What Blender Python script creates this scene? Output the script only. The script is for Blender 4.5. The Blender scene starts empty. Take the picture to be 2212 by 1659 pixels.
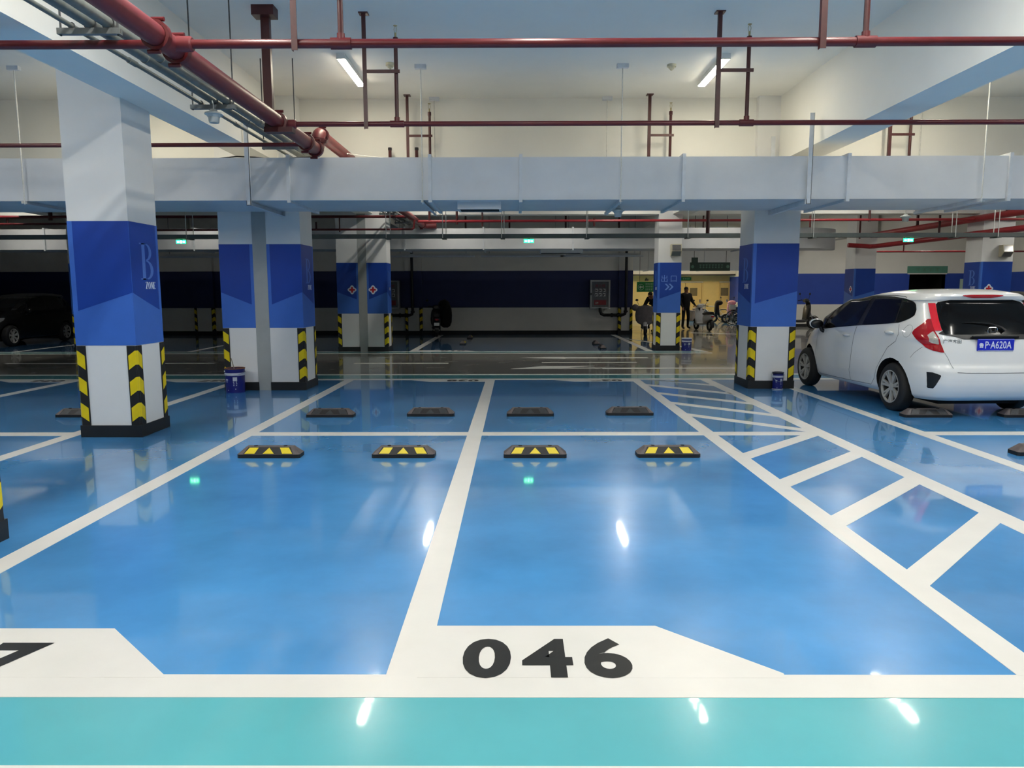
import bpy, bmesh, math, random
import numpy as np
from mathutils import Matrix, Vector, Euler
random.seed(7)
PI = math.pi
SC = bpy.context.scene
COL = SC.collection

# ------------------------------------------------------------------ camera, world, exposure
F_PX = 1590.0
cam_d = bpy.data.cameras.new('camera'); cam = bpy.data.objects.new('camera', cam_d); COL.objects.link(cam)
cam_d.sensor_fit = 'HORIZONTAL'; cam_d.sensor_width = 36.0; cam_d.lens = 36.0 * F_PX / 2212.0
cam_d.clip_start = 0.05; cam_d.clip_end = 200
cam.matrix_world = (Matrix.Translation((0, 0, 1.55)) @ Matrix.Rotation(0.0053, 4, 'Z')
                    @ Matrix.Rotation(PI / 2 - 0.12506, 4, 'X') @ Matrix.Rotation(-0.002, 4, 'Z'))
SC.camera = cam
world = bpy.data.worlds.new('world'); SC.world = world; world.use_nodes = True
world.node_tree.nodes['Background'].inputs[0].default_value = (0.5, 0.55, 0.6, 1)
world.node_tree.nodes['Background'].inputs[1].default_value = 0.02
vs = SC.view_settings
SC.display_settings.display_device = 'sRGB'
vs.view_transform = 'Standard'; vs.look = 'None'; vs.gamma = 1.0; vs.use_curve_mapping = False
vs.exposure = 0.90
LAMP = 62.0            # radiance of a lit tube diffuser
SC.cycles.max_bounces = 6; SC.cycles.diffuse_bounces = 4; SC.cycles.glossy_bounces = 2
SC.cycles.use_adaptive_sampling = True; SC.cycles.adaptive_threshold = 0.05
SC.cycles.use_denoising = True
SC.cycles.sample_clamp_indirect = 6.0

# ------------------------------------------------------------------ materials
MATS = {}
def lin(c):
    return tuple(((v / 255.0) / 12.92 if v / 255.0 <= 0.04045 else ((v / 255.0 + 0.055) / 1.055) ** 2.4) for v in c)
def mat(name, rgb, rough=0.6, metal=0.0, var=0.06, scale=6.0, bump=0.0, bscale=60.0, spec=0.5, coat=0.0, emit=0.0, alpha=1.0, rvar=0.0, trans=0.0):
    m = bpy.data.materials.new(name); m.use_nodes = True
    nt = m.node_tree; n = nt.nodes; l = nt.links
    p = n['Principled BSDF']
    c = lin(rgb)
    p.inputs['Roughness'].default_value = rough; p.inputs['Metallic'].default_value = metal
    p.inputs['Specular IOR Level'].default_value = spec
    p.inputs['Coat Weight'].default_value = coat; p.inputs['Coat Roughness'].default_value = 0.045
    p.inputs['Base Color'].default_value = (*c, 1)
    tc = n.new('ShaderNodeTexCoord')
    if var > 0:
        nz = n.new('ShaderNodeTexNoise'); nz.inputs['Scale'].default_value = scale; nz.inputs['Detail'].default_value = 5
        nz.inputs['Roughness'].default_value = 0.6
        l.new(tc.outputs['Object'], nz.inputs['Vector'])
        cr = n.new('ShaderNodeValToRGB')
        cr.color_ramp.elements[0].position = 0.3; cr.color_ramp.elements[1].position = 0.7
        cr.color_ramp.elements[0].color = (*[v * (1 - var) for v in c], 1)
        cr.color_ramp.elements[1].color = (*[min(1, v * (1 + var)) for v in c], 1)
        l.new(nz.outputs['Fac'], cr.inputs['Fac']); l.new(cr.outputs['Color'], p.inputs['Base Color'])
        if rvar > 0:
            mr = n.new('ShaderNodeMapRange'); mr.inputs[3].default_value = max(0.02, rough - rvar); mr.inputs[4].default_value = rough + rvar
            l.new(nz.outputs['Fac'], mr.inputs[0]); l.new(mr.outputs[0], p.inputs['Roughness'])
    if bump > 0:
        b2 = n.new('ShaderNodeTexNoise'); b2.inputs['Scale'].default_value = bscale; b2.inputs['Detail'].default_value = 3
        l.new(tc.outputs['Object'], b2.inputs['Vector'])
        bp = n.new('ShaderNodeBump'); bp.inputs['Strength'].default_value = bump; bp.inputs['Distance'].default_value = 0.01
        l.new(b2.outputs['Fac'], bp.inputs['Height']); l.new(bp.outputs['Normal'], p.inputs['Normal'])
    if emit > 0:
        p.inputs['Emission Color'].default_value = (*c, 1); p.inputs['Emission Strength'].default_value = emit
    if trans > 0:
        p.inputs['Transmission Weight'].default_value = trans
    MATS[name] = m
    return m
mat('lane_grey', (122, 120, 113), 0.26, var=0.10, scale=1.3, bump=0.01, bscale=4, rvar=0.06, coat=0.6)
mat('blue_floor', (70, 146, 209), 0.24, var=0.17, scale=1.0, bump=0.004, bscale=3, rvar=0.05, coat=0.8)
mat('blue_floor_shaded', (58, 96, 134), 0.24, var=0.10, scale=1.1, bump=0.008, bscale=3, rvar=0.05, coat=0.8)  # blue floor paint made greyer and darker for the dim far stalls
mat('teal_floor', (92, 182, 192), 0.22, var=0.05, scale=1.6, bump=0.01, bscale=4, rvar=0.03, coat=0.8)
mat('line_white', (224, 222, 217), 0.32, var=0.03, scale=3, bump=0.01)
mat('floor_black', (30, 30, 30), 0.35, var=0.2, scale=20)
mat('wall_white', (232, 230, 222), 0.75, var=0.03, scale=1.5, bump=0.02, bscale=30)
mat('ceiling_white', (238, 237, 230), 0.85, var=0.03, scale=0.8, bump=0.02, bscale=30)
mat('column_white', (234, 234, 232), 0.55, var=0.02, scale=3, bump=0.02, bscale=40)
mat('band_light', (62, 112, 204), 0.42, var=0.05, scale=3, bump=0.015, bscale=40)
mat('band_dark', (19, 66, 163), 0.42, var=0.05, scale=3, bump=0.015, bscale=40)
mat('band_letter', (84, 128, 212), 0.45, var=0.05)
mat('exit_letter', (112, 152, 226), 0.45, var=0.03)
mat('print_white', (226, 236, 250), 0.5, var=0.02)
mat('wall_blue_shaded', (26, 38, 92), 0.5, var=0.06, scale=1.5)  # blue band paint darkened: the back wall's shade is in the colour
mat('wall_blue', (44, 76, 172), 0.5, var=0.06, scale=1.5)
mat('skirt_black', (26, 28, 30), 0.5, var=0.15)
mat('rubber_black', (22, 22, 23), 0.55, var=0.2, scale=15, bump=0.05)
mat('rubber_edge', (92, 84, 84), 0.5, var=0.2, scale=15)
mat('rubber_panel', (46, 48, 52), 0.45, var=0.25, scale=25)
mat('hazard_yellow', (232, 206, 14), 0.4, var=0.06, scale=15)
mat('joint_grey', (166, 170, 168), 0.7, var=0.06, scale=4)
mat('duct_white', (218, 220, 222), 0.5, var=0.04, scale=2.5, bump=0.03, bscale=5)
mat('duct_frame', (216, 220, 224), 0.5, var=0.08, scale=8)
mat('grille_dark', (28, 34, 36), 0.6, var=0.2)
mat('pipe_red', (94, 27, 31), 0.36, var=0.12, scale=12, bump=0.02)  # near pipe reds are darkened to match their shaded undersides
mat('pipe_red_main', (114, 46, 50), 0.42, var=0.12, scale=9, bump=0.03)
mat('pipe_red_lit', (156, 40, 48), 0.34, var=0.10, scale=9)  # lit copy of the pipe red, brighter for the well-lit far pipes
mat('pipe_red_dark', (70, 25, 26), 0.4, var=0.15, scale=12)
mat('conduit_grey', (122, 126, 122), 0.42, metal=0.4, var=0.15, scale=14, bump=0.04)
mat('steel_grey', (128, 132, 132), 0.5, metal=0.5, var=0.15, scale=14)
mat('tray_dark', (104, 112, 110), 0.5, metal=0.4, var=0.12, scale=4)
mat('rod_dark', (72, 74, 76), 0.5, metal=0.4, var=0.2, scale=30)
mat('rod_white', (214, 214, 208), 0.5, var=0.1, scale=30)
mat('brass', (170, 160, 120), 0.4, metal=0.6)
mat('fixture_white', (224, 224, 220), 0.5, var=0.02)
mat('lamp_shade', (196, 200, 196), 0.35, var=0.05)
mat('plastic_cream', (196, 190, 164), 0.5, var=0.08)
mat('black_metal', (20, 21, 23), 0.45, var=0.2, scale=15)
mat('cabinet_frame', (176, 178, 178), 0.35, metal=0.4)
mat('cabinet_glass', (112, 112, 112), 0.12, var=0.1)
mat('decal_red', (132, 40, 46), 0.5)
mat('decal_dark', (34, 34, 36), 0.5)
mat('sign_green', (22, 128, 62), 0.5, var=0.06)
mat('sign_green_dull', (26, 58, 48), 0.5, var=0.08)
mat('sign_teal', (92, 148, 128), 0.5, var=0.08)
mat('sign_mark', (196, 222, 204), 0.5)
mat('sign_mark_dull', (92, 136, 116), 0.5)
mat('exit_glow', (20, 235, 110), 0.4, var=0, emit=5.0)
mat('exit_glow_white', (190, 255, 220), 0.4, var=0, emit=6.0)
mat('lobby_yellow', (226, 200, 128), 0.6, var=0.03)
mat('door_yellow', (214, 186, 116), 0.5, var=0.03)
mat('dark_glass', (18, 19, 20), 0.10, var=0.0, spec=0.2)
mat('door_glass', (120, 110, 80), 0.2, var=0.1)
mat('paint_white', (238, 238, 236), 0.25, var=0.01, coat=0.6)
mat('paint_black', (9, 9, 10), 0.3, var=0.02, coat=0.25)
mat('seam_dark', (70, 72, 74), 0.6, var=0)
mat('seam_black', (4, 4, 4), 0.6, var=0)
mat('plastic_black', (16, 16, 17), 0.35, var=0.1, scale=20)
mat('arch_black', (7, 7, 8), 0.8, var=0)
mat('tyre', (26, 26, 27), 0.7, var=0.2, scale=20, bump=0.1)
mat('alloy', (178, 178, 175), 0.4, metal=0.25, var=0.08)
mat('alloy_dark', (26, 27, 28), 0.5, metal=0.3)
mat('chrome', (214, 216, 218), 0.15, metal=0.95, var=0.02)
mat('lens_red', (176, 14, 26), 0.12, var=0.08, scale=8, coat=0.6)
mat('lens_red_bright', (222, 34, 52), 0.12, var=0.08, scale=8, coat=0.6)
mat('lens_clear', (196, 190, 178), 0.15, var=0.25, scale=18, coat=0.5)
mat('lens_grey', (120, 122, 124), 0.2, var=0.1)
mat('plate_blue', (30, 44, 190), 0.4, var=0.05)
mat('plate_white', (226, 230, 244), 0.45, var=0)
mat('tin_blue', (24, 30, 112), 0.3, var=0.08, scale=12)
mat('tin_label', (190, 196, 212), 0.35, var=0.08, scale=25)
mat('tin_rim', (30, 34, 58), 0.3, metal=0.3)
mat('tin_rust', (140, 92, 46), 0.6, var=0.25, scale=20)
mat('wood_stick', (150, 140, 120), 0.6)
mat('cloth_black', (14, 13, 14), 0.9, var=0.3, scale=12)
mat('cloth_grey', (122, 116, 118), 0.9, var=0.15, scale=10)
mat('cloth_pink', (226, 168, 176), 0.85, var=0.18, scale=9)
mat('cloth_magenta', (196, 60, 110), 0.85, var=0.2, scale=9)
mat('skin', (150, 108, 82), 0.6, var=0.05)
mat('hair', (14, 12, 12), 0.7, var=0.2)
mat('scooter_white', (206, 206, 206), 0.3, var=0.05, coat=0.3)
mat('scooter_dark', (30, 31, 33), 0.35, var=0.1, coat=0.2)
mat('frame_silver', (200, 200, 196), 0.3, metal=0.5)
mat('frame_blue', (40, 70, 110), 0.35, metal=0.2)
mat('box_grey', (92, 86, 88), 0.8, var=0.1)
mat('cross_red', (196, 26, 44), 0.5, var=0)
def emission_mat(name, rgb, strength):
    m = bpy.data.materials.new(name); m.use_nodes = True
    nt = m.node_tree; nt.nodes.clear()
    e = nt.nodes.new('ShaderNodeEmission'); o = nt.nodes.new('ShaderNodeOutputMaterial')
    e.inputs[0].default_value = (*rgb, 1); e.inputs[1].default_value = strength
    nt.links.new(e.outputs[0], o.inputs[0]); MATS[name] = m
emission_mat('tube_lit', (1.0, 0.965, 0.88), LAMP)
emission_mat('tube_lit_cream', (1.0, 0.90, 0.70), LAMP * 0.62)  # same tube type, set weaker and warmer to tone down the cross beam
emission_mat('tube_lit_dim_unseen', (1.0, 0.95, 0.86), LAMP * 0.26)
emission_mat('tube_lit_warm', (1.0, 0.80, 0.50), LAMP * 1.7)

# ------------------------------------------------------------------ mesh helpers
class MB:
    def __init__(s): s.v = []; s.f = []; s.m = []; s.mats = []
    def mi(s, name):
        if name not in s.mats: s.mats.append(name)
        return s.mats.index(name)
    def add(s, vs_, fs, m):
        b = len(s.v); k = s.mi(m)
        s.v += [tuple(v) for v in vs_]
        for f in fs: s.f.append(tuple(i + b for i in f)); s.m.append(k)
        return s
    def box(s, x0, x1, y0, y1, z0, z1, m):
        v = [(x0, y0, z0), (x1, y0, z0), (x1, y1, z0), (x0, y1, z0), (x0, y0, z1), (x1, y0, z1), (x1, y1, z1), (x0, y1, z1)]
        return s.add(v, [(0, 3, 2, 1), (4, 5, 6, 7), (0, 1, 5, 4), (1, 2, 6, 5), (2, 3, 7, 6), (3, 0, 4, 7)], m)
    def bbox(s, x0, x1, y0, y1, z0, z1, m, b=0.01):
        # bevelled box (chamfered vertical section in z and plan)
        pl = lambda d: [(x0 + d + b, y0 + d), (x1 - d - b, y0 + d), (x1 - d, y0 + d + b), (x1 - d, y1 - d - b), (x1 - d - b, y1 - d), (x0 + d + b, y1 - d), (x0 + d, y1 - d - b), (x0 + d, y0 + d + b)]
        rings = [(b, z0), (0, z0 + b), (0, z1 - b), (b, z1)]
        v = []
        for d, z in rings: v += [(x, y, z) for x, y in pl(d)]
        f = [tuple(range(7, -1, -1)), tuple(range(24, 32))]
        for r in range(3):
            for i in range(8):
                j = (i + 1) % 8; f.append((r * 8 + i, r * 8 + j, r * 8 + 8 + j, r * 8 + 8 + i))
        return s.add(v, f, m)
    def prism(s, pts, vec, m):
        n = len(pts); vec = Vector(vec)
        v = [Vector(p) for p in pts] + [Vector(p) + vec for p in pts]
        nrm = Vector((0, 0, 0))
        for i in range(n):
            a = v[i]; b = v[(i + 1) % n]
            nrm += a.cross(b)
        flip = nrm.dot(vec) > 0
        f = [tuple(range(n)), tuple(range(2 * n - 1, n - 1, -1))] + [(i, n + i, n + (i + 1) % n, (i + 1) % n) for i in range(n)]
        if flip: f = [tuple(reversed(q)) for q in f]
        return s.add([tuple(a) for a in v], f, m)
    def flat(s, pts, z0, z1, m):
        return s.prism([(x, y, z0) for x, y in pts], (0, 0, z1 - z0), m)
    def tube(s, pts, r, m, n=10, cap=True):
        pts = [Vector(p) for p in pts]; rs = r if isinstance(r, (list, tuple)) else [r] * len(pts)
        v = []; up = None
        for i, p in enumerate(pts):
            if i == 0: t = (pts[1] - pts[0]).normalized()
            elif i == len(pts) - 1: t = (pts[-1] - pts[-2]).normalized()
            else: t = ((pts[i] - pts[i - 1]).normalized() + (pts[i + 1] - pts[i]).normalized()).normalized()
            if up is None:
                up = Vector((0, 0, 1)) if abs(t.z) < 0.9 else Vector((1, 0, 0))
            a = t.cross(up).normalized(); b = a.cross(t).normalized(); up = b
            for k in range(n):
                an = 2 * PI * k / n
                v.append(tuple(p + (a * math.cos(an) + b * math.sin(an)) * rs[i]))
        f = []
        for i in range(len(pts) - 1):
            for k in range(n):
                k2 = (k + 1) % n
                f.append((i * n + k, i * n + k2, (i + 1) * n + k2, (i + 1) * n + k))
        if cap:
            f.append(tuple(range(n - 1, -1, -1))); f.append(tuple(range((len(pts) - 1) * n, len(pts) * n)))
        return s.add(v, f, m)
    def lathe(s, prof, m, c=(0, 0, 0), axis='Z', n=24, a0=0.0, a1=2 * PI):
        full = abs(a1 - a0 - 2 * PI) < 1e-6
        k = n if full else n + 1
        v = []
        for r, h in prof:
            for i in range(k):
                a = a0 + (a1 - a0) * i / n
                x, y = r * math.cos(a), r * math.sin(a)
                q = (x, y, h) if axis == 'Z' else ((h, x, y) if axis == 'X' else (y, h, x))
                v.append((q[0] + c[0], q[1] + c[1], q[2] + c[2]))
        f = []
        for j in range(len(prof) - 1):
            for i in range(n):
                i2 = (i + 1) % k if full else i + 1
                f.append((j * k + i, j * k + i2, (j + 1) * k + i2, (j + 1) * k + i))
        return s.add(v, f, m)
    def torus(s, c, R, r, m, axis='X', n=28, k=8):
        prof = [(R + r * math.cos(2 * PI * i / k), r * math.sin(2 * PI * i / k)) for i in range(k + 1)]
        return s.lathe(prof, m, c, axis, n)
    def ell(s, c, rx, ry, rz, m, n=16, k=9, rot=None):
        v = []; f = []
        R = Euler(rot).to_matrix() if rot else None
        for j in range(k + 1):
            th = PI * j / k
            for i in range(n):
                a = 2 * PI * i / n
                p = Vector((rx * math.sin(th) * math.cos(a), ry * math.sin(th) * math.sin(a), rz * math.cos(th)))
                if R: p = R @ p
                v.append((p.x + c[0], p.y + c[1], p.z + c[2]))
        for j in range(k):
            for i in range(n):
                i2 = (i + 1) % n
                f.append((j * n + i, (j + 1) * n + i, (j + 1) * n + i2, j * n + i2))
        return s.add(v, f, m)
    def build(s, name, parent=None, smooth=False, ang=0.6):
        me = bpy.data.meshes.new(name)
        me.from_pydata(s.v, [], s.f)
        for m in s.mats: me.materials.append(MATS[m])
        me.polygons.foreach_set('material_index', s.m)
        if smooth:
            me.polygons.foreach_set('use_smooth', [True] * len(me.polygons))
            me.set_sharp_from_angle(angle=ang)
        me.update()
        o = bpy.data.objects.new(name, me); COL.objects.link(o)
        if parent: o.parent = parent
        return o
def tag(o, label=None, cat=None, group=None, kind=None):
    if label: o['label'] = label
    if cat: o['category'] = cat
    if group: o['group'] = group
    if kind: o['kind'] = kind
    return o
def empty(name, loc=(0, 0, 0), rz=0.0, label=None, cat=None, group=None, kind=None, scale=None):
    o = bpy.data.objects.new(name, None); COL.objects.link(o)
    o.location = loc; o.rotation_euler = (0, 0, rz); o.empty_display_size = 0.1
    if scale: o.scale = scale
    return tag(o, label, cat, group, kind)
def copy_tree(o, parent=None):
    c = o.copy(); COL.objects.link(c)
    if parent: c.parent = parent
    for ch in list(o.children): copy_tree(ch, c)
    return c
def part(name, parent, fn, smooth=False, ang=0.6):
    b = MB(); fn(b); return b.build(name, parent, smooth, ang)
def text_mesh(body, size, m, name, parent, mw, offset=0.0, extrude=0.0, spacing=1.0, align='LEFT', sx=1.0, shear=0.0):
    c = bpy.data.curves.new('t', 'FONT'); c.body = body; c.size = size; c.offset = offset; c.extrude = extrude
    c.space_character = spacing; c.align_x = align; c.shear = shear; c.resolution_u = 5
    t = bpy.data.objects.new('t', c); COL.objects.link(t)
    dg = bpy.context.evaluated_depsgraph_get()
    me = bpy.data.meshes.new_from_object(t.evaluated_get(dg))
    bpy.data.objects.remove(t)
    me.transform(Matrix.Diagonal((sx, 1, 1, 1))); me.transform(mw)
    me.name = name
    me.materials.clear(); me.materials.append(MATS[m])
    for p in me.polygons: p.material_index = 0
    o = bpy.data.objects.new(name, me); COL.objects.link(o)
    if parent: o.parent = parent
    return o
def frame(origin, right, up):
    # matrix taking local x -> right, y -> up, z -> right x up
    r = Vector(right).normalized(); u = Vector(up).normalized(); n = r.cross(u)
    return Matrix(((r.x, u.x, n.x, origin[0]), (r.y, u.y, n.y, origin[1]), (r.z, u.z, n.z, origin[2]), (0, 0, 0, 1)))

# ------------------------------------------------------------------ the setting
def struct(name, b, label, cat, parent=None):
    return tag(b.build(name, parent), label, cat, None, 'structure')
CEIL = 4.5; BEAM = 3.52
XL, XR, YN, YF = -19.0, 20.0, -9.0, 40.6
floor = struct('floor', MB().box(XL, XR, YN, YF, -0.15, 0, 'lane_grey'), 'glossy epoxy garage floor painted grey, blue and teal', 'floor')
struct('ceiling', MB().box(XL, XR, YN, YF, CEIL, CEIL + 0.2, 'ceiling_white'), 'white painted concrete ceiling slab above the parking bays', 'ceiling')
def banded_wall(name, label, axis, pos, a, b, thick, top=CEIL, zlo=0.97, zhi=2.29, band='wall_blue'):
    e = empty(name, (0, 0, 0), 0, label, 'wall', None, 'structure')
    def seg(m, z0, z1, d=0.0):
        B = MB()
        if axis == 'Y': B.box(a, b, pos - d, pos + thick, z0, z1, m)
        elif axis == '+X': B.box(pos - d, pos + thick, a, b, z0, z1, m)   # faces -X
        else: B.box(pos - thick, pos + d, a, b, z0, z1, m)               # faces +X
        return B
    seg('wall_white', 0, top).build('wall_surface', e)
    seg(band, zlo, zhi, 0.004).build('blue_band', e)
    seg('skirt_black', 0, 0.13, 0.012).build('skirting', e)
    return e
WB = 26.95
banded_wall('wall_back', 'dark far wall with a shade-darkened blue band behind the empty stalls', 'Y', WB, XL, 4.24, 0.25, band='wall_blue_shaded')
banded_wall('wall_left', 'banded side wall closing the left end of the garage', '-X', XL, YN, WB, 0.2)
banded_wall('wall_right', 'banded side wall closing the right end of the garage', '+X', XR, YN, 32.2, 0.2)
banded_wall('wall_near', 'banded wall behind the viewpoint', 'Y', YN - 0.2, XL, XR, 0.2)
# right far wall with the doorway
WR = 32.2
wr = empty('wall_far_right', (0, 0, 0), 0, 'far wall with bright blue band behind the white car', 'wall', None, 'structure')
DX0, DX1, DZ = 17.0, 18.55, 2.30
for nm, m, z0, z1, d in (('wall_surface', 'wall_white', 0, CEIL, 0), ('blue_band', 'wall_blue', 0.97, 2.29, 0.004), ('skirting', 'skirt_black', 0, 0.13, 0.012)):
    for x0, x1 in ((11.5, DX0), (DX1, XR)):
        part(nm, wr, lambda B: B.box(x0, x1, WR - d, WR + 0.25, z0, z1, m))
part('wall_surface', wr, lambda B: B.box(DX0, DX1, WR, WR + 0.25, DZ, CEIL, 'wall_white'))
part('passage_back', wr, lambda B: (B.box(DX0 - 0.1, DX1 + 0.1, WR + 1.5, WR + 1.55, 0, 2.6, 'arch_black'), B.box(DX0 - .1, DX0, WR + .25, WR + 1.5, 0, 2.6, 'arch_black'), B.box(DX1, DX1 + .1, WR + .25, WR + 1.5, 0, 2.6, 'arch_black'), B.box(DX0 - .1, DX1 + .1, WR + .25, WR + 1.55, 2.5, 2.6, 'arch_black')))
banded_wall('wall_lobby_side', 'blue banded side wall beside the parked bicycles', '+X', 11.5, WR, 40.3, 0.2)
struct('wall_lobby_left', MB().box(4.04, 4.24, WB + 0.25, 40.3, 0, CEIL, 'wall_white'), 'white side wall leading to the yellow lobby', 'wall')
# yellow lobby wall
wl = empty('wall_lobby', (0, 0, 0), 0, 'yellow lit lobby wall with doors in the distance', 'wall', None, 'structure')
part('wall_surface', wl, lambda B: B.box(4.2, 11.5, 40.0, 40.3, 0, CEIL, 'lobby_yellow'))
part('header', wl, lambda B: B.box(4.24, 11.5, 39.0, 40.0, 2.42, 2.85, 'wall_white'))
part('header_edge', wl, lambda B: B.box(4.24, 11.5, 38.97, 39.0, 2.36, 2.43, 'skirt_black'))
def lobby_door(name, x0, x1, label):
    d = empty(name, ((x0 + x1) / 2, 39.98, 0), 0, label, 'door', None, 'structure')
    w = (x1 - x0) / 2
    part('door_frame', d, lambda B: (B.box(-w - .06, -w, -.04, .02, 0, 2.06, 'door_yellow'), B.box(w, w + .06, -.04, .02, 0, 2.06, 'door_yellow'), B.box(-w - .06, w + .06, -.05, .02, 2.0, 2.07, 'plastic_cream')))
    n = 2 if w > .7 else 1
    for i in range(n):
        a = -w + 2 * w / n * i; b2 = a + 2 * w / n
        lf = part('door_leaf', d, lambda B: B.bbox(a + .01, b2 - .01, -.03, .02, .01, 1.99, 'door_yellow', .008))
        c = (a + b2) / 2
        part('vision_panel', lf, lambda B: B.box(c - .2, c + .2, -.036, -.028, 1.3, 1.72, 'door_glass'))
        part('handle', lf, lambda B: B.box(b2 - .12, b2 - .06, -.07, -.028, .95, 1.1, 'chrome'))
    return d
lobby_door('door_1', 8.25, 10.0, 'double yellow doors behind the standing person')
lobby_door('door_2', 11.0, 11.45, 'narrow yellow door beside the blue wall')
# beams
for i, (x0, x1, lab) in enumerate(((-4.08, -3.64, 'deep white ceiling beam above the leftmost column'), (4.05, 4.53, 'deep white ceiling beam on the right of the near bay'),
                     (-12.2, -11.74, 'deep white ceiling beam far out on the left'), (12.2, 12.66, 'deep white ceiling beam far out on the right'))):
    struct('beam', MB().box(x0, x1, YN, WB if x0 < 4 else WR, BEAM, CEIL, 'ceiling_white'), lab, 'beam')
struct('beam', MB().box(XL, XR, 11.80, 12.2, BEAM + 0.003, CEIL, 'ceiling_white'), 'white cross beam behind the big air duct', 'beam')
struct('beam', MB().box(XL, XR, 19.4, 19.8, BEAM + 0.003, CEIL, 'ceiling_white'), 'white cross beam over the far column row', 'beam')

# ------------------------------------------------------------------ floor paint
PAINT = [0]
def paint(name, pts, m, lvl):
    z = {1: .0015, 2: .003}[lvl] + {'number_panel': .0006, 'hatch_stripe': .0003, 'stall_line': .0002, 'lane_arrow': .0003}.get(name, 0) + .00002 * PAINT[0]
    PAINT[0] = (PAINT[0] + 1) % 9
    return part(name, floor, lambda B: B.flat(pts, -.01, z, m))
def rect(x0, x1, y0, y1): return [(x0, y0), (x1, y0), (x1, y1), (x0, y1)]
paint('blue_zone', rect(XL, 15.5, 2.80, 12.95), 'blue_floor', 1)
paint('blue_zone', rect(XL, 4.75, 19.1, WB), 'blue_floor_shaded', 1)
paint('blue_zone', rect(4.5, 11.4, 33.2, 39.9), 'blue_floor', 1)
paint('teal_strip', rect(XL, 15.5, 2.243, 2.66), 'teal_floor', 1)
paint('teal_strip', rect(XL, 15.5, 13.08, 13.68), 'teal_floor', 1)
paint('teal_strip', rect(XL, 4.80, 18.60, 19.04), 'teal_floor', 1)
paint('edge_line', rect(XL, 15.5, 2.15, 2.243), 'line_white', 2)
paint('edge_line', rect(XL, 15.5, 2.655, 2.825), 'line_white', 2)
paint('edge_line', rect(XL, 15.5, 12.88, 13.09), 'line_white', 2)
paint('edge_line', rect(XL, 15.5, 13.66, 13.82), 'line_white', 2)
paint('edge_line', rect(XL, 4.95, 18.48, 18.62), 'line_white', 2)
paint('edge_line', rect(XL, 4.80, 19.02, 19.14), 'line_white', 2)
def vline(x0, x1, y0, y1): return paint('stall_line', rect(x0, x1, y0, y1), 'line_white', 2)
vline(-3.02, -2.865, 2.82, 12.9); vline(-0.53, -0.37, 2.82, 12.9); vline(2.03, 2.185, 2.82, 12.9); vline(3.25, 3.43, 2.82, 12.9)
vline(4.365, 4.52, 2.82, 12.9); vline(-4.925, -4.77, 2.82, 12.9); vline(-7.86, -7.68, 2.82, 12.9); vline(-10.9, -10.73, 2.82, 12.9); vline(-13.9, -13.7, 2.82, 12.9)
vline(7.05, 7.2, 2.82, 12.9); vline(9.65, 9.8, 2.82, 12.9)
for a, b in ((-2.87, -0.52), (-0.38, 2.04), (2.18, 3.26), (4.51, 12.0), (-14.0, -4.92)):
    paint('stall_line', rect(a, b, 7.84, 8.035), 'line_white', 2)
# far stalls
vline(-2.78, -2.6, 19.1, 26.4); vline(3.4, 3.58, 19.1, 26.4); vline(-8.6, -8.45, 19.1, 26.2); vline(-13.2, -13.05, 19.1, 26.4)
paint('stall_line', [(4.72, 19.02), (4.95, 18.9), (4.78, 20.6), (3.7, 24.2), (3.58, 24.2), (4.62, 20.4)], 'line_white', 2)
# numbered end panels
paint('number_panel', [(-0.40, 2.80), (1.089, 2.80), (1.089, 2.836), (0.647, 3.265), (-0.40, 3.265)], 'line_white', 2)
paint('number_panel', [(-3.0, 2.80), (-1.424, 2.80), (-1.424, 2.81), (-1.861, 3.235), (-3.0, 3.235)], 'line_white', 2)
for xr, flip in ((-0.45, 1), (2.06, 1), (-4.85, 1), (-7.75, 1)):
    paint('number_panel', [(xr, 12.92), (xr - 1.45, 12.92), (xr - 1.05, 12.64), (xr, 12.64)], 'line_white', 2)
def number(body, x, y, h, rot=False, sx=1.35):
    mw = Matrix.Translation((x, y, 0.005)) @ (Matrix.Rotation(PI, 4, 'Z') if rot else Matrix.Identity(4))
    return text_mesh(body, h / 0.69, 'floor_black', 'stall_number', floor, mw, offset=0.016, spacing=1.12, sx=sx)
for ch, x in (('0', -0.215), ('4', 0.045), ('6', 0.293)): number(ch, x - .01, 2.815, 0.30, sx=0.92)
for ch, x in (('7', -2.285), ('4', -2.54), ('0', -2.80)): number(ch, x, 2.80, 0.28, sx=1.05)
number('038', -0.66, 12.9, 0.22, True, 1.05); number('039', 1.85, 12.9, 0.22, True, 1.05); number('037', -5.0, 12.9, 0.22, True, 1.05); number('036', -7.95, 12.9, 0.22, True, 1.05)
number('010', -1.35, 19.42, 0.22, True, 1.2); paint('number_panel', [(-2.6, 19.1), (-1.0, 19.1), (-1.4, 19.5), (-2.6, 19.5)], 'line_white', 2)
# no-parking hatching: rungs leaning away near, leaning back beyond the cross line
for k in range(5):
    y = 2.84 + k * 0.996
    if k == 4: paint('hatch_stripe', [(2.17, y - .115), (2.17, y + .115), (3.1, 7.86), (3.27, 7.83)], 'line_white', 2)
    else: paint('hatch_stripe', [(2.17, y - .115), (2.17, y + .115), (3.27, y + 1.215), (3.27, y + .985)], 'line_white', 2)
for k in range(5):
    y = 13.18 - k
    paint('hatch_stripe', [(2.17, y - .115), (2.17, min(y + .115, 12.95)), (3.27, y - .96), (3.27, y - 1.19)], 'line_white', 2)
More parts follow.
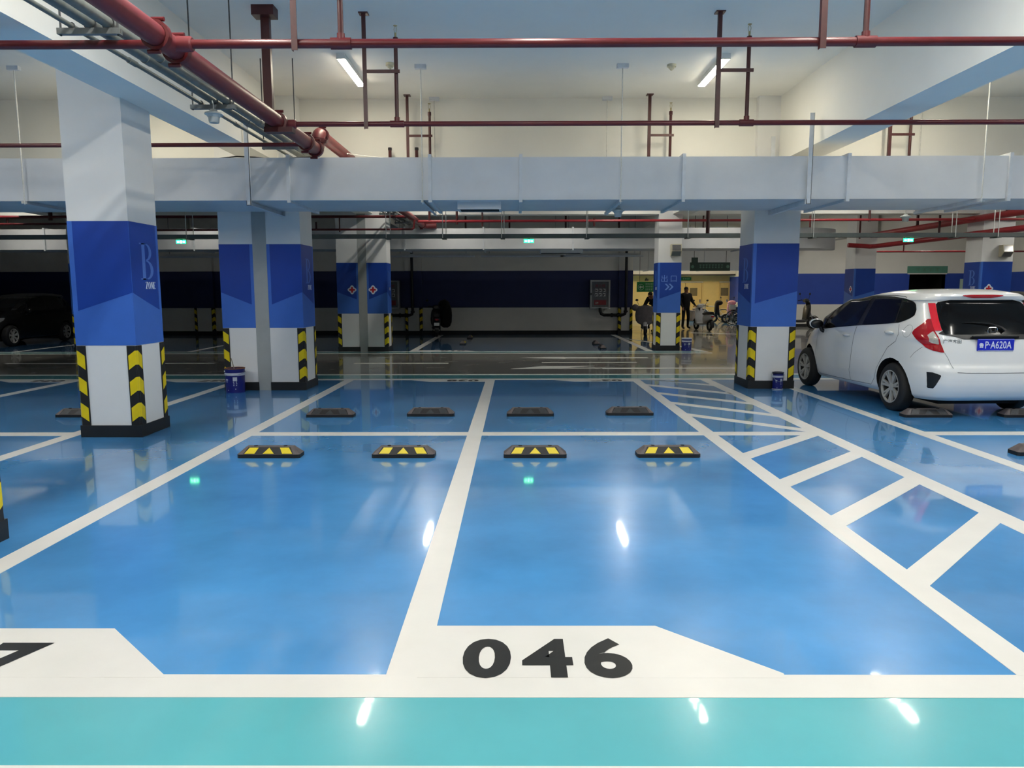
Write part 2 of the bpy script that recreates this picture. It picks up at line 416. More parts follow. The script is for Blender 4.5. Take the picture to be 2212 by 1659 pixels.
# lane arrows and dashes
paint('lane_line', rect(-3.53, -1.47, 15.9, 16.03), 'line_white', 2)
paint('lane_line', rect(0.57, 2.65, 16.03, 16.17), 'line_white', 2)
paint('lane_line', rect(-11.2, -6.6, 15.98, 16.1), 'line_white', 2)
paint('lane_arrow', [(-0.1, 14.76), (1.75, 14.85), (1.75, 14.74), (4.6, 14.82), (4.6, 14.92), (1.75, 14.97), (1.0, 14.97), (1.65, 15.36), (0.55, 15.3)], 'line_white', 2)
paint('lane_arrow', [(0.1, 17.25), (1.15, 17.0), (1.15, 17.1), (3.1, 17.15), (3.1, 17.3), (1.15, 17.35), (1.15, 17.45)], 'line_white', 2)
paint('lane_arrow', [(7.0, 20.2), (7.6, 21.5), (7.3, 21.5), (7.6, 24.5), (7.35, 24.5), (7.0, 21.5), (6.7, 21.6)], 'line_white', 2)
paint('lane_line', [(6.5, 27.5), (8.5, 26.2), (8.7, 26.4), (6.6, 27.8)], 'line_white', 2)

# ------------------------------------------------------------------ columns
ZB0, ZB1, ZG = 0.99, 2.285, 0.985
def letter_polys():
    # a condensed serif B (unit height, width about 0.42), and ZONE in the same face
    def arc(cx, cy, rx, ry, a0, a1, n=10):
        return [(cx + rx * math.cos(a0 + (a1 - a0) * i / n), cy + ry * math.sin(a0 + (a1 - a0) * i / n)) for i in range(n + 1)]
    q = PI / 2
    B = []
    B.append([(0.05, 0), (0.15, 0), (0.15, 1), (0.05, 1)])
    B.append([(-.02, 0), (.2, 0), (.2, .035), (-.02, .035)]); B.append([(-.02, .965), (.2, .965), (.2, 1), (-.02, 1)])
    def bowl(cy, ry, rx, t):
        o = arc(.18, cy, rx, ry, -q, q); i = arc(.18, cy, rx - t, ry - .035, q, -q)
        return o + i
    B.append(bowl(.76, .24, .20, .09)); B.append(bowl(.27, .27, .24, .10))
    Z = [[(0, 0), (.28, 0), (.28, .16), (.25, .04), (.11, .04), (.28, .96), (.28, 1), (.02, 1), (.01, .84), (.05, .96), (.17, .96), (0, .05)]]
    O = [arc(.15, .5, .15, .5, 0, 2 * PI, 20) + list(reversed(arc(.15, .5, .075, .46, 0, 2 * PI, 20)))]
    N = [[(.03, 0), (.07, 0), (.07, 1), (.03, 1)], [(.03, 1), (.12, 1), (.29, 0), (.22, 0)], [(.25, 0), (.29, 0), (.29, 1), (.25, 1)], [(-.02, .97), (.08, .97), (.08, 1), (-.02, 1)], [(.2, .97), (.33, .97), (.33, 1), (.2, 1)], [(-.01, 0), (.11, 0), (.11, .03), (-.01, .03)]]
    E = [[(.02, 0), (.1, 0), (.1, 1), (.02, 1)], [(.1, 0), (.25, 0), (.27, .2), (.2, .04), (.1, .04)], [(.1, .96), (.2, .96), (.25, .8), (.25, 1), (.1, 1)], [(.1, .48), (.18, .48), (.18, .52), (.1, .52)]]
    return {'B': B, 'Z': Z, 'O': O, 'N': N, 'E': E}
LET = letter_polys()
def put_letters(word, mw, h, sx, gap, m, name, parent):
    b = MB(); x = 0.0
    for ch in word:
        for pl in LET[ch]:
            pts = [mw @ Vector(((px * sx * h) + x, py * h, 0)) for px, py in pl]
            nrm = (mw.to_3x3() @ Vector((0, 0, 1))).normalized()
            b.prism(pts, nrm * 0.001, m)
        x += h * (0.30 * sx + gap)
    return b.build(name, parent)
def quatrefoil(parent, mw, r):
    pts = []
    for i in range(48):
        a = 2 * PI * i / 48
        rr = r * (0.86 + 0.14 * math.cos(4 * a))
        pts.append(mw @ Vector((rr * math.cos(a), rr * math.sin(a), 0)))
    nrm = (mw.to_3x3() @ Vector((0, 0, 1))).normalized()
    e = part('cross_emblem', parent, lambda B: B.prism(pts, nrm * .002, 'print_white'))
    t, L = r * .2, r * .62
    cr = [(-t, -L), (t, -L), (t, -t), (L, -t), (L, t), (t, t), (t, L), (-t, L), (-t, t), (-L, t), (-L, -t), (-t, -t)]
    part('red_cross', e, lambda B: B.prism([mw @ Vector((x, y, .002)) for x, y in cr], nrm * .001, 'cross_red'))
GUARD_CACHE = {}
def guard_meshes():
    if GUARD_CACHE: return GUARD_CACHE
    w, t, c = 0.098, 0.010, 0.022
    # corner guard hugging a corner at origin whose faces look to -X ... built for the corner (+x,-y): legs run along -x (front) and +y (side)
    prof = [(-w, 0), (-w, -t), (t - c, -t), (t, -t + c), (t, w), (0, w), (0, 0)]
    b = MB(); b.flat(prof, 0.125, ZG, 'rubber_black'); GUARD_CACHE['g'] = b.build('corner_guard_master')
    y = MB(); d = 0.0015; rise = 0.055; hh = 0.15
    yy = MB()
    fpts = [(-w + .012, -rise), (-.012, 0), (-.012, hh), (-w + .012, hh - rise)]
    yy.prism([(px, -t - d, pz) for px, pz in fpts], (0, d, 0), 'hazard_yellow')
    yy.prism([(t + d, -px, pz) for px, pz in fpts], (-d, 0, 0), 'hazard_yellow')
    yy.add([(-.012, -t - d, 0), (-.012, -t - d, hh), (t + d, .012, hh), (t + d, .012, 0)], [(0, 3, 2, 1)], 'hazard_yellow')
    GUARD_CACHE['y'] = yy.build('yellow_chevron_master')
    return GUARD_CACHE
def make_guard(parent, x, y, rz):
    g = guard_meshes()
    o = bpy.data.objects.new('corner_guard', g['g'].data); COL.objects.link(o); o.parent = parent
    o.location = (x, y, 0); o.rotation_euler = (0, 0, rz)
    for z in (0.225, 0.505, 0.785):
        c = bpy.data.objects.new('yellow_chevron', g['y'].data); COL.objects.link(c); c.parent = o; c.location = (0, 0, z)
def face_frame(face, x0, x1, y0, y1, off):
    # origin at the left-bottom (z=0) of the face as seen from outside; returns matrix and width
    if face == 'F': return frame((x0, y0 - off, 0), (1, 0, 0), (0, 0, 1)), x1 - x0
    if face == 'R': return frame((x1 + off, y0, 0), (0, 1, 0), (0, 0, 1)), y1 - y0
    if face == 'L': return frame((x0 - off, y1, 0), (0, -1, 0), (0, 0, 1)), y1 - y0
    return frame((x1, y1 + off, 0), (-1, 0, 0), (0, 0, 1)), x1 - x0
def column(x0, x1, y0, y1, label, faces, top=CEIL, corners='abcd', bz=None, group=None):
    """faces: dict face -> (apex side 'l'/'r', extra)"""
    e = empty('column', ((x0 + x1) / 2, (y0 + y1) / 2, 0), 0, label, 'column', group, 'structure')
    cx, cy = (x0 + x1) / 2, (y0 + y1) / 2
    X0, X1, Y0, Y1 = x0 - cx, x1 - cx, y0 - cy, y1 - cy
    zhi = ZB1
    part('shaft', e, lambda B: B.box(X0, X1, Y0, Y1, 0, top, 'column_white'))
    part('blue_band', e, lambda B: B.box(X0 - .003, X1 + .003, Y0 - .003, Y1 + .003, ZB0, zhi, 'band_light'))
    part('skirting', e, lambda B: B.box(X0 - .014, X1 + .014, Y0 - .014, Y1 + .014, 0, .13, 'skirt_black'))
    for fc, (apex, ex) in faces.items():
        mw, w = face_frame(fc, X0, X1, Y0, Y1, .003)
        st = 0.05 if w > .4 else .045
        za, zo = 1.545, 1.355
        if apex == 'l': pl = [(0.0, za), (w - st, zo), (w - st, zhi), (0.0, zhi)]
        else: pl = [(st, zo), (w, za), (w, zhi), (st, zhi)]
        nrm = mw.to_3x3() @ Vector((0, 0, 1))
        part('dark_panel', e, lambda B: B.prism([mw @ Vector((a, b, 0)) for a, b in pl], nrm * .0015, 'band_dark'))
        m2, w = face_frame(fc, X0, X1, Y0, Y1, .0048)
        if 'B' in ex:
            put_letters('B', m2 @ Matrix.Translation((w * .33, 1.685, 0)), .39, 1.65, 0, 'band_letter', 'zone_letter', e)
            put_letters('ZONE', m2 @ Matrix.Translation((w * .46, 1.585, 0)), .076, 2.2, .09, 'print_white', 'zone_word', e)
        if '+' in ex:
            quatrefoil(e, m2 @ Matrix.Translation((w * (.70 if apex == 'l' else .30), 1.60, 0)), .115)
        if 'X' in ex:
            text_mesh('出 口', .20, 'exit_letter', 'exit_word', e, m2 @ Matrix.Translation((.07, 1.80, 0)), spacing=.92)
            for k in range(2):
                xo = .18 + k * .1
                part('chevron_arrow', e, lambda B: B.prism([m2 @ Vector((xo + a, 1.58 + b, 0)) for a, b in ((0, 0), (.05, 0), (.13, .08), (.05, .16), (0, .16), (.08, .08))], nrm * .001, 'exit_letter'))
    if 'a' in corners: make_guard(e, X1, Y0, 0)
    if 'b' in corners: make_guard(e, X1, Y1, PI / 2)
    if 'c' in corners: make_guard(e, X0, Y1, PI)
    if 'd' in corners: make_guard(e, X0, Y0, -PI / 2)
    return e
column(-4.665, -4.03, 7.78, 8.39, 'nearest full column with a large B ZONE side face', {'F': ('r', ''), 'R': ('l', 'B'), 'L': ('r', '')})
column(-3.93, -3.235, 3.75, 4.49, 'column at the picture edge beside the first stall, only its corner guard showing', {'R': ('l', ''), 'F': ('r', '')})
column(-4.61, -4.087, 11.585, 12.26, 'left half of the twin column behind the open paint pail', {'F': ('l', ''), 'L': ('r', '')}, corners='cd')
column(-3.872, -3.34, 11.585, 12.26, 'right half of the twin column carrying a faint B ZONE', {'F': ('r', ''), 'R': ('l', 'B')}, corners='ab')
tag(part('trim_1', None, lambda B: B.box(-4.087, -3.872, 11.578, 12.25, 0, CEIL, 'joint_grey')), 'grey joint cover strip between the near twin columns', 'joint strip', None, 'structure')
column(-4.60, -4.049, 19.09, 19.68, 'left half of the far twin column with red cross emblem', {'F': ('l', '+'), 'L': ('r', '')}, corners='cd')
column(-3.831, -3.31, 19.09, 19.68, 'right half of the far twin column with red cross emblem', {'F': ('r', '+'), 'R': ('l', 'B')}, corners='ab')
tag(part('trim_2', None, lambda B: B.box(-4.049, -3.831, 19.083, 19.67, 0, CEIL, 'joint_grey')), 'grey joint cover strip between the far twin columns', 'joint strip', None, 'structure')
column(3.715, 4.425, 11.69, 12.40, 'column beside the white car with a B ZONE side face', {'F': ('r', ''), 'L': ('l', 'B'), 'R': ('r', '')})
column(3.70, 4.30, 19.37, 19.95, 'far column lettered with exit characters and double arrow', {'F': ('r', 'X'), 'L': ('l', 'B')})
column(11.95, 12.75, 19.2, 19.9, 'far right column with red cross beyond the car roof', {'F': ('r', '+'), 'L': ('l', 'B')})
column(11.35, 12.05, 25.0, 25.7, 'distant column between the far scooter and dark doorway', {'F': ('r', ''), 'L': ('l', '+')})
column(-11.5, -10.85, 19.1, 19.7, 'far left column hidden behind the nearest column', {'F': ('r', ''), 'R': ('l', '')})
def pilaster(x0, x1, lab):
    e = empty('column', ((x0 + x1) / 2, WB, 0), 0, lab, 'pilaster', None, 'structure')
    w = (x1 - x0) / 2
    part('shaft', e, lambda B: B.box(-w, w, -.16, 0, 0, CEIL, 'wall_white'))
    part('blue_band', e, lambda B: B.box(-w - .003, w + .003, -.164, 0, .97, 2.29, 'wall_blue_shaded'))
    part('skirting', e, lambda B: B.box(-w - .01, w + .01, -.172, 0, 0, .13, 'skirt_black'))
    make_guard(e, w, -.16, 0); make_guard(e, -w, -.16, -PI / 2)
pilaster(-4.0, -3.4, 'pilaster on the dark far wall beside the motor scooter')
pilaster(3.72, 4.22, 'pilaster on the dark far wall at its lobby end')
pilaster(-11.67, -10.95, 'pilaster on the dark far wall left of the twin columns')
for g in GUARD_CACHE.values(): bpy.data.objects.remove(g)

# ------------------------------------------------------------------ air ducts
def duct(name, x0, x1, y0, y1, z0, z1, flanges, label, grille=None, round_end=False):
    e = empty(name, ((x0 + x1) / 2, (y0 + y1) / 2, z0), 0, label, 'air duct')
    ox, oy = (x0 + x1) / 2, (y0 + y1) / 2
    def body(B):
        if not round_end: B.box(x0 - ox, x1 - ox, y0 - oy, y1 - oy, 0, z1 - z0, 'duct_white')
        else:
            R = (y1 - y0)
            pts = [(x0 - ox, y0 - oy)] + [(x1 - R - ox + R * math.sin(a), y1 - oy - R * math.cos(a)) for a in [PI / 2 * i / 12 for i in range(13)]] + [(x0 - ox, y1 - oy)]
            B.flat(pts, 0, z1 - z0, 'duct_white')
    part('duct_body', e, body, True, .7)
    h = z1 - z0; w = .035
    for fx in flanges:
        def fl(B):
            B.box(fx - .022, fx + .022, y0 - w, y0, -w, h + w, 'duct_frame'); B.box(fx - .022, fx + .022, y1, y1 + w, -w, h + w, 'duct_frame')
            B.box(fx - .022, fx + .022, y0, y1, -w, 0, 'duct_frame'); B.box(fx - .022, fx + .022, y0, y1, h, h + w, 'duct_frame')
        o = part('flange', e, fl); o.location = (-ox, -oy, 0)
    if grille:
        gx0, gx1, gy0, gy1 = grille
        g = part('grille_box', e, lambda B: (B.box(gx0, gx1, gy0, gy0 + .03, -.10, 0, 'duct_white'), B.box(gx0, gx1, gy1 - .03, gy1, -.10, 0, 'duct_white'), B.box(gx0, gx0 + .03, gy0 + .03, gy1 - .03, -.10, 0, 'duct_white'), B.box(gx1 - .03, gx1, gy0 + .03, gy1 - .03, -.10, 0, 'duct_white'), B.box(gx0 + .03, gx1 - .03, gy0 + .03, gy1 - .03, -.03, 0, 'grille_dark')))
        g.location = (-ox, -oy, 0)
        n = 9
        for i in range(n):
            yy = gy0 + .05 + (gy1 - gy0 - .1) * i / (n - 1)
            s = part('louvre', g, lambda B: B.prism([(gx0 + .03, yy - .015, -.095), (gx0 + .03, yy + .02, -.05), (gx0 + .03, yy + .023, -.053), (gx0 + .03, yy - .012, -.098)], (gx1 - gx0 - .06, 0, 0), 'grille_dark'))
    return e
D1Z0, D1Z1 = 2.775, 3.335
duct('air_duct', -18.5, 14.0, 10.15, 11.55, D1Z0, D1Z1, [-15.2, -12.9, -10.6, -8.3, -3.05, -1.15, 0.07, 2.25, 4.45, 6.6, 8.9, 11.2], 'large white rectangular air duct crossing the near bays', (-0.80, -0.20, 10.35, 10.75))
duct('air_duct', -18.5, 9.35, 20.9, 22.2, 2.735, 3.30, [-15.5, -13.2, -9.0, -4.8, -3.1, -0.9, 1.6, 4.4, 6.4], 'second white air duct with rounded end over the far stalls', (0.7, 1.9, 21.2, 21.8), True)
duct('air_duct', 4.3, 11.4, 33.6, 35.0, 2.50, 3.45, [6.0, 8.5], 'grey air duct low before the yellow lobby')
for o_ in [q for q in COL.objects if q.name.startswith('air_duct')][-1:]:
    for hx in (-2.8, 0.0, 2.8): part('hanger_rod', o_, lambda B: B.tube([(hx, -.6, .9), (hx, -.6, CEIL - 2.50)], .01, 'rod_white', 6))
# angle-iron hangers carrying the near duct
def rod_hanger(x, label, yb=11.72, plates=True, zt=CEIL):
    e = empty('duct_hanger', (x, 10.09, D1Z0), 0, label, 'hanger', 'threaded rod hangers of the near duct')
    part('rod', e, lambda B: B.tube([(0, 0, -.06), (0, 0, zt - D1Z0)], .009, 'rod_white', 6))
    part('rod', e, lambda B: B.tube([(0, yb - 10.09, -.06), (0, yb - 10.09, zt - D1Z0)], .008, 'rod_white', 6))
    part('trapeze', e, lambda B: (B.box(-.02, .02, -.04, yb - 10.09 + .03, -.045, -.04, 'duct_frame'), B.box(-.02, -.016, -.04, yb - 10.09 + .03, -.04, -.002, 'duct_frame')))
    for yy in (0, yb - 10.09):
        part('ceiling_plate', e, lambda B: B.box(-.075, .075, yy - .035, yy + .035, zt - D1Z0 - .05, zt - D1Z0, 'duct_frame'))
rod_hanger(-1.245, 'thin rod hanger of the duct left of its centre'); rod_hanger(1.405, 'thin rod hanger of the duct right of its centre')
rod_hanger(-6.60, 'thin rod hanger of the duct left of the nearest column'); rod_hanger(6.22, 'thin rod hanger of the duct above the white car')
def beam_hanger(x, label, ztop):
    e = empty('duct_bracket', (x, 10.10, D1Z0), 0, label, 'bracket')
    part('upright', e, lambda B: (B.box(-.03, .03, -.004, .002, -.07, ztop - D1Z0, 'duct_frame'), B.box(.024, .03, -.004, .03, -.07, ztop - D1Z0, 'duct_frame')))
    part('upright', e, lambda B: B.box(-.03, .03, 1.48, 1.486, -.07, ztop - D1Z0, 'duct_frame'))
    part('cross_angle', e, lambda B: (B.box(-.03, .03, -.004, 1.49, -.07, -.064, 'duct_frame'), B.box(-.03, -.024, -.004, 1.49, -.064, -.003, 'duct_frame')))
beam_hanger(-3.585, 'white angle-iron duct bracket fixed to the left beam', 3.92); beam_hanger(3.92, 'white angle-iron duct bracket standing against the right beam', 3.88)

# ------------------------------------------------------------------ sprinkler pipes
PZ = 3.365
def sprinkler_run(e, X, Y, side=1, r=.03):
    """hanger channel + brace + riser with sprinkler head on a branch pipe at world (X, Y)"""
    X2 = X + side * .33
    part('hanger_channel', e, lambda B: (B.box(X - .022, X + .022, Y - .055, Y - .048, PZ - .06, CEIL, 'pipe_red_dark'), B.box(X - .022, X - .017, Y - .048, Y - .015, PZ - .06, CEIL, 'pipe_red_dark'), B.box(X - .05, X + .05, Y - .08, Y + .02, CEIL - .012, CEIL, 'pipe_red_dark')))
    part('riser', e, lambda B: (B.tube([(X2, Y, PZ), (X2, Y, CEIL - .24)], .021, 'pipe_red_dark', 10), B.tube([(X2, Y, CEIL - .29), (X2, Y, CEIL - .24)], .027, 'pipe_red_dark', 10)), True)
    part('brace', e, lambda B: B.box(min(X, X2) - .0, max(X, X2) + .045, Y - .046, Y - .03, PZ + .52, PZ + .555, 'pipe_red_dark'))
    part('tee', e, lambda B: (B.tube([(X2 - .075, Y, PZ), (X2 + .075, Y, PZ)], r + .010, 'pipe_red', 12), B.tube([(X2, Y, PZ), (X2, Y, PZ + .07)], .030, 'pipe_red', 12)), True)
    h = part('sprinkler_head', e, lambda B: B.tube([(X2, Y, CEIL - .245), (X2, Y, CEIL - .19)], .012, 'brass', 8), True)
    part('deflector', h, lambda B: B.lathe([(.0, CEIL - .115), (.022, CEIL - .115), (.022, CEIL - .12), (0, CEIL - .12)], 'brass', (X2, Y, 0), 'Z', 12), True)
    part('head_frame', h, lambda B: (B.tube([(X2 - .008, Y, CEIL - .19), (X2 - .016, Y, CEIL - .155), (X2 - .004, Y, CEIL - .12)], .003, 'brass', 5), B.tube([(X2 + .008, Y, CEIL - .19), (X2 + .016, Y, CEIL - .155), (X2 + .004, Y, CEIL - .12)], .003, 'brass', 5)))
def branch(Y, x0, x1, r, hx, label, sag=0.0):
    e = empty('sprinkler_branch', (0, 0, 0), 0, label, 'pipe', 'red sprinkler branch pipes')
    part('branch_pipe', e, lambda B: B.tube([(x0, Y, PZ), (x1, Y, PZ)], r, 'pipe_red', 14), True)
    for x in hx: sprinkler_run(e, x, Y, 1, r)
    return e
branch(5.69, -9.0, 13.0, .032, [-1.615, 2.24, -6.3, 6.2], 'red sprinkler branch pipe nearest to the viewer')
branch(8.31, -2.56, 13.0, .027, [-1.62, 2.18, 6.2], 'red sprinkler branch pipe just before the big duct')
branch(9.43, -12.0, -2.62, .025, [-7.4], 'red sprinkler pipe running left behind the nearest column')
branch(11.62, -12.0, 13.0, .025, [-1.64, 2.03, 5.68, -6.4], 'red sprinkler branch hidden behind the big duct')
def clamp(e, y, z=PZ, x=-2.56, axis='Y', r=.0825):
    def f(B):
        if axis == 'Y':
            B.lathe([(r, y - .03), (r + .022, y - .028), (r + .022, y + .028), (r, y + .03)], 'pipe_red', (x, 0, z), 'Y', 18)
            for s in (-1, 1): B.tube([(x + s * .02 - .045, y, z + s * (r + .028)), (x + s * .02 + .045, y, z + s * (r + .028))], .016, 'pipe_red', 8)
        else:
            B.lathe([(r, z - .03), (r + .022, z - .028), (r + .022, z + .028), (r, z + .03)], 'pipe_red', (x, y, 0), 'Z', 18)
            for s in (-1, 1): B.tube([(x + s * (r + .025), y - .04, z), (x + s * (r + .025), y + .04, z)], .016, 'pipe_red', 8)
    part('pipe_coupling', e, f, True)
mp = empty('sprinkler_main', (-2.56, 9.0, PZ), 0, 'thick red sprinkler main hopping over the big duct', 'pipe'); mp.location = (0, 0, 0)
ZH = 3.59
part('main_pipe', mp, lambda B: B.tube([(-2.56, -8.5, PZ), (-2.56, 9.72, PZ)], .078, 'pipe_red_main', 20), True)
def hop(B):
    pts = [(-2.56, 9.72, PZ)] + [(-2.56, 9.72 + .12 * math.sin(a), PZ + .12 - .12 * math.cos(a)) for a in [PI / 2 * i / 6 for i in range(1, 7)]]
    pts += [(-2.56, 9.84 + .12 - .12 * math.cos(a), ZH - .12 + .12 * math.sin(a)) for a in [PI / 2 * i / 6 for i in range(0, 7)]]
    B.tube(pts, .083, 'pipe_red_main', 20)
part('elbow', mp, hop, True, 1.0)
part('main_pipe', mp, lambda B: B.tube([(-2.56, 9.95, ZH), (-2.56, 12.6, ZH - .0)], .078, 'pipe_red_main', 20), True)
part('elbow', mp, lambda B: B.tube([(-2.56, 12.55, ZH), (-2.56, 12.7, ZH - .03), (-2.56, 12.78, PZ + .04), (-2.56, 12.9, PZ)], .082, 'pipe_red_main', 20), True, 1.0)
part('main_pipe', mp, lambda B: B.tube([(-2.56, 12.85, PZ), (-2.56, 20.7, PZ)], .078, 'pipe_red_main', 20), True)
part('elbow', mp, lambda B: B.tube([(-2.56, 20.6, PZ), (-2.55, 20.75, PZ), (-2.45, 20.82, PZ), (-2.2, 20.82, PZ)], .085, 'pipe_red_main', 16), True, 1.0)
clamp(mp, 20.5)
clamp(mp, 5.50); clamp(mp, 5.82); clamp(mp, 8.2); clamp(mp, 9.30); clamp(mp, 9.70); clamp(mp, 10.02, ZH); clamp(mp, 9.84, PZ + .12, -2.56, 'Z')
part('tee', mp, lambda B: B.lathe([(.0, 0), (.055, 0), (.055, .17), (.045, .18), (0, .18)], 'pipe_red_main', (-2.56, 5.69, PZ), 'X', 16), True)
part('tee', mp, lambda B: B.lathe([(.0, 0), (.048, 0), (.048, .16), (.038, .17), (0, .17)], 'pipe_red_main', (-2.56, 8.31, PZ), 'X', 16), True)
sp = empty('pipe_support', (-2.62, 8.1, PZ), 0, 'red T-shaped channel post hanging the sprinkler main', 'support')
part('post', sp, lambda B: (B.box(-.045, .045, -.01, 0, -.10, CEIL - PZ, 'pipe_red_dark'), B.box(-.045, -.037, 0, .05, -.10, CEIL - PZ, 'pipe_red_dark'), B.box(.037, .045, 0, .05, -.10, CEIL - PZ, 'pipe_red_dark')))
part('head_plate', sp, lambda B: B.box(-.115, .115, -.08, .08, CEIL - PZ - .10, CEIL - PZ, 'pipe_red_dark'))
part('saddle', sp, lambda B: B.box(-.04, .26, -.06, .06, -.135, -.082, 'pipe_red_dark'))
for x, lab in ((-1.93, 'short red stub post behind the duct left'), (-1.52, 'short red stub post behind the duct right')):
    q = empty('pipe_stub', (x, 11.66, PZ), 0, lab, 'pipe'); part('stub', q, lambda B: B.tube([(0, 0, 0), (0, 0, .34)], .025, 'pipe_red_dark', 8), True); part('cap', q, lambda B: B.tube([(0, 0, .34), (0, 0, .38)], .03, 'black_metal', 8), True)

# ------------------------------------------------------------------ grey conduits on trapeze brackets
for x, r, lab in ((-3.17, .018, 'thin grey conduit nearest the left beam'), (-3.04, .04, 'middle grey conduit pipe'), (-2.91, .04, 'grey conduit pipe next to the red main')):
    e = empty('conduit', (x, 0, 3.42 + r), 0, lab, 'conduit', 'grey conduits beside the left beam')
    part('conduit_pipe', e, lambda B: B.tube([(0, -8.5, 0), (0, 21.4, 0)], r, 'conduit_grey', 12), True)
    for y in (4.1, 6.3, 8.6): part('sleeve', e, lambda B: B.tube([(0, y, 0), (0, y + .12, 0)], r + .006, 'conduit_grey', 12), True)
for y, lab in ((1.2, 'conduit bracket out of frame overhead'), (3.35, 'conduit bracket just overhead'), (5.52, 'conduit trapeze bracket nearest in view'), (7.69, 'conduit trapeze bracket above the dome lamp'), (9.80, 'conduit trapeze bracket just before the duct'), (14.5, 'conduit bracket in the far bay'), (18.0, 'conduit bracket by the far twin column'), (20.3, 'conduit bracket above the far duct edge')):
    e = empty('conduit_bracket', (-3.045, y, 3.40), 0, lab, 'bracket')
    part('channel', e, lambda B: (B.box(-.225, .225, -.02, .02, -.022, -.018, 'steel_grey'), B.box(-.225, .225, -.02, -.016, -.018, .02, 'steel_grey'), B.box(-.225, .225, .016, .02, -.018, .02, 'steel_grey')))
    for s in (-.205, .205): part('rod', e, lambda B: B.tube([(s, 0, -.03), (s, 0, CEIL - 3.40)], .007, 'rod_dark', 6))
    for cx, r in ((-.125, .018), (.005, .04), (.135, .04)):
        part('pipe_clip', e, lambda B: B.torus((cx, 0, .02 + r), r + .004, .005, 'rod_dark', 'Y', 14, 6))

# ------------------------------------------------------------------ lamps
def batten(x, y0, label, lit='tube_lit', z=CEIL, length=1.22, group='ceiling tube lights', rz=0.0):
    e = empty('batten_light', (x, y0 + length / 2, z), rz, label, 'light', group)
    L = length / 2
    part('housing', e, lambda B: B.prism([(-.055, -L, 0), (.055, -L, 0), (.052, -L, -.062), (-.052, -L, -.062)], (0, length, 0), 'fixture_white'))
    part('end_cap', e, lambda B: B.box(-.054, .054, -L - .02, -L, -.066, 0, 'fixture_white'))
    part('end_cap', e, lambda B: B.box(-.054, .054, L, L + .02, -.066, 0, 'fixture_white'))
    part('diffuser', e, lambda B: B.prism([(-.050, -L, -.062), (.050, -L, -.062), (.046, -L, -.069), (-.046, -L, -.069)], (0, length, 0), lit))
    if z < CEIL:
        for q in (-.45, .45): part('suspension', e, lambda B: B.tube([(0, q, 0), (0, q, CEIL - z)], .005, 'rod_white', 5))
batten(-2.18, 9.62, 'lit tube light on the ceiling left of the duct rods', 'tube_lit_cream'); batten(2.64, 9.68, 'lit tube light on the ceiling beside the right red hanger', 'tube_lit_cream')
batten(-5.5, 9.6, 'lit tube light hidden behind the nearest column', 'tube_lit_cream')
batten(5.60, 9.68, 'lit tube light hidden behind the right beam', 'tube_lit_cream')
UNSEEN_LAMPS = [(-2.18, 4.6), (2.64, 4.6), (0.2, 4.6), (5.6, 4.6), (-2.18, 2.2), (2.64, 2.2), (0.2, -0.3), (-2.18, -0.3), (2.64, -0.3), (5.6, -.3), (-6.6, -0.3), (-2.18, -5.2), (2.64, -5.2), (8.6, 1.0), (8.6, 6.0), (-5.9, 3.9), (-9.0, 4.5), (-7.2, 6.4), (-10.8, 7.0),  # unseen near lamps: ceiling grid plus extras added to brighten bay, column and duct
         (-2.18, 17.1), (-12.5, 17.1), (2.64, 17.1), (8.2, 17.1), (15.0, 15.5), (7.0, 6.2), (6.6, 13.0), (11.0, 14.4), (8.6, 22.6), (14.6, 21.8), (14.6, 16.8), (16.0, 27.6), (13.4, 27.4), (9.4, 28.6)]  # lane lamps inferred from floor reflections; most others added to brighten car and bays
for x, y in UNSEEN_LAMPS: batten(x, y, 'unseen lit ceiling tube light, of a set partly added for brightness', group='tube lights outside the picture')
for x in (-13.5, -8.5, -1.6, 1.2, 5.6): batten(x, 19.50, 'unseen tube light above the far duct, hung to light the upper wall', 'tube_lit_dim_unseen', z=3.95, group='unseen tube lights above the far duct', rz=PI / 2)  # implied by glow on the duct; height, number and strength chosen for effect
batten(7.0, 36.2, 'warm lit tube light inside the lobby', 'tube_lit_warm', z=3.05); batten(9.8, 36.2, 'second warm lit tube light inside the lobby', 'tube_lit_warm', z=3.05)
for x, lab in ((-9.5, 'unlit strip light under the far duct at the left'), (-2.5, 'unlit strip light under the far duct beside the twin column'), (.2, 'unlit strip light under the far duct at centre'), (2.6, 'unlit strip light under the far duct by the hydrant box')):
    e = empty('strip_light', (x, 22.6, 2.66), 0, lab, 'light', 'unlit strips under the far duct')
    part('housing', e, lambda B: B.box(-1.1, 1.1, -.06, .06, -.03, .03, 'fixture_white')); part('tray_base', e, lambda B: B.box(-1.25, 1.25, -.12, .12, -.075, -.03, 'duct_frame'))
    part('suspension', e, lambda B: (B.tube([(-1, 0, .03), (-1, 0, CEIL - 2.66)], .006, 'rod_dark', 5), B.tube([(1, 0, .03), (1, 0, CEIL - 2.66)], .006, 'rod_dark', 5)))
def dome_lamp(x, y, z, label, hang):
    e = empty('dome_lamp', (x, y, z), 0, label, 'lamp', 'dome lamps under the services')
    part('shade', e, lambda B: B.lathe([(.0, .0), (.03, .0), (.04, -.02), (.085, -.035), (.09, -.05), (.075, -.05), (.06, -.075), (0, -.075)], 'lamp_shade', (0, 0, 0), 'Z', 20), True)
    part('globe', e, lambda B: B.lathe([(.055, -.075), (.05, -.12), (.045, -.13), (0, -.132)], 'lamp_shade', (0, 0, 0), 'Z', 20), True)
    part('hook', e, lambda B: B.tube([(0, 0, 0), (0, 0, .05), (-.02, 0, hang - .02), (.01, 0, hang), (.03, 0, hang - .03)], .006, 'rod_white', 6))
dome_lamp(-3.0, 7.58, 3.35, 'dome lamp hooked on the grey conduits', .14)
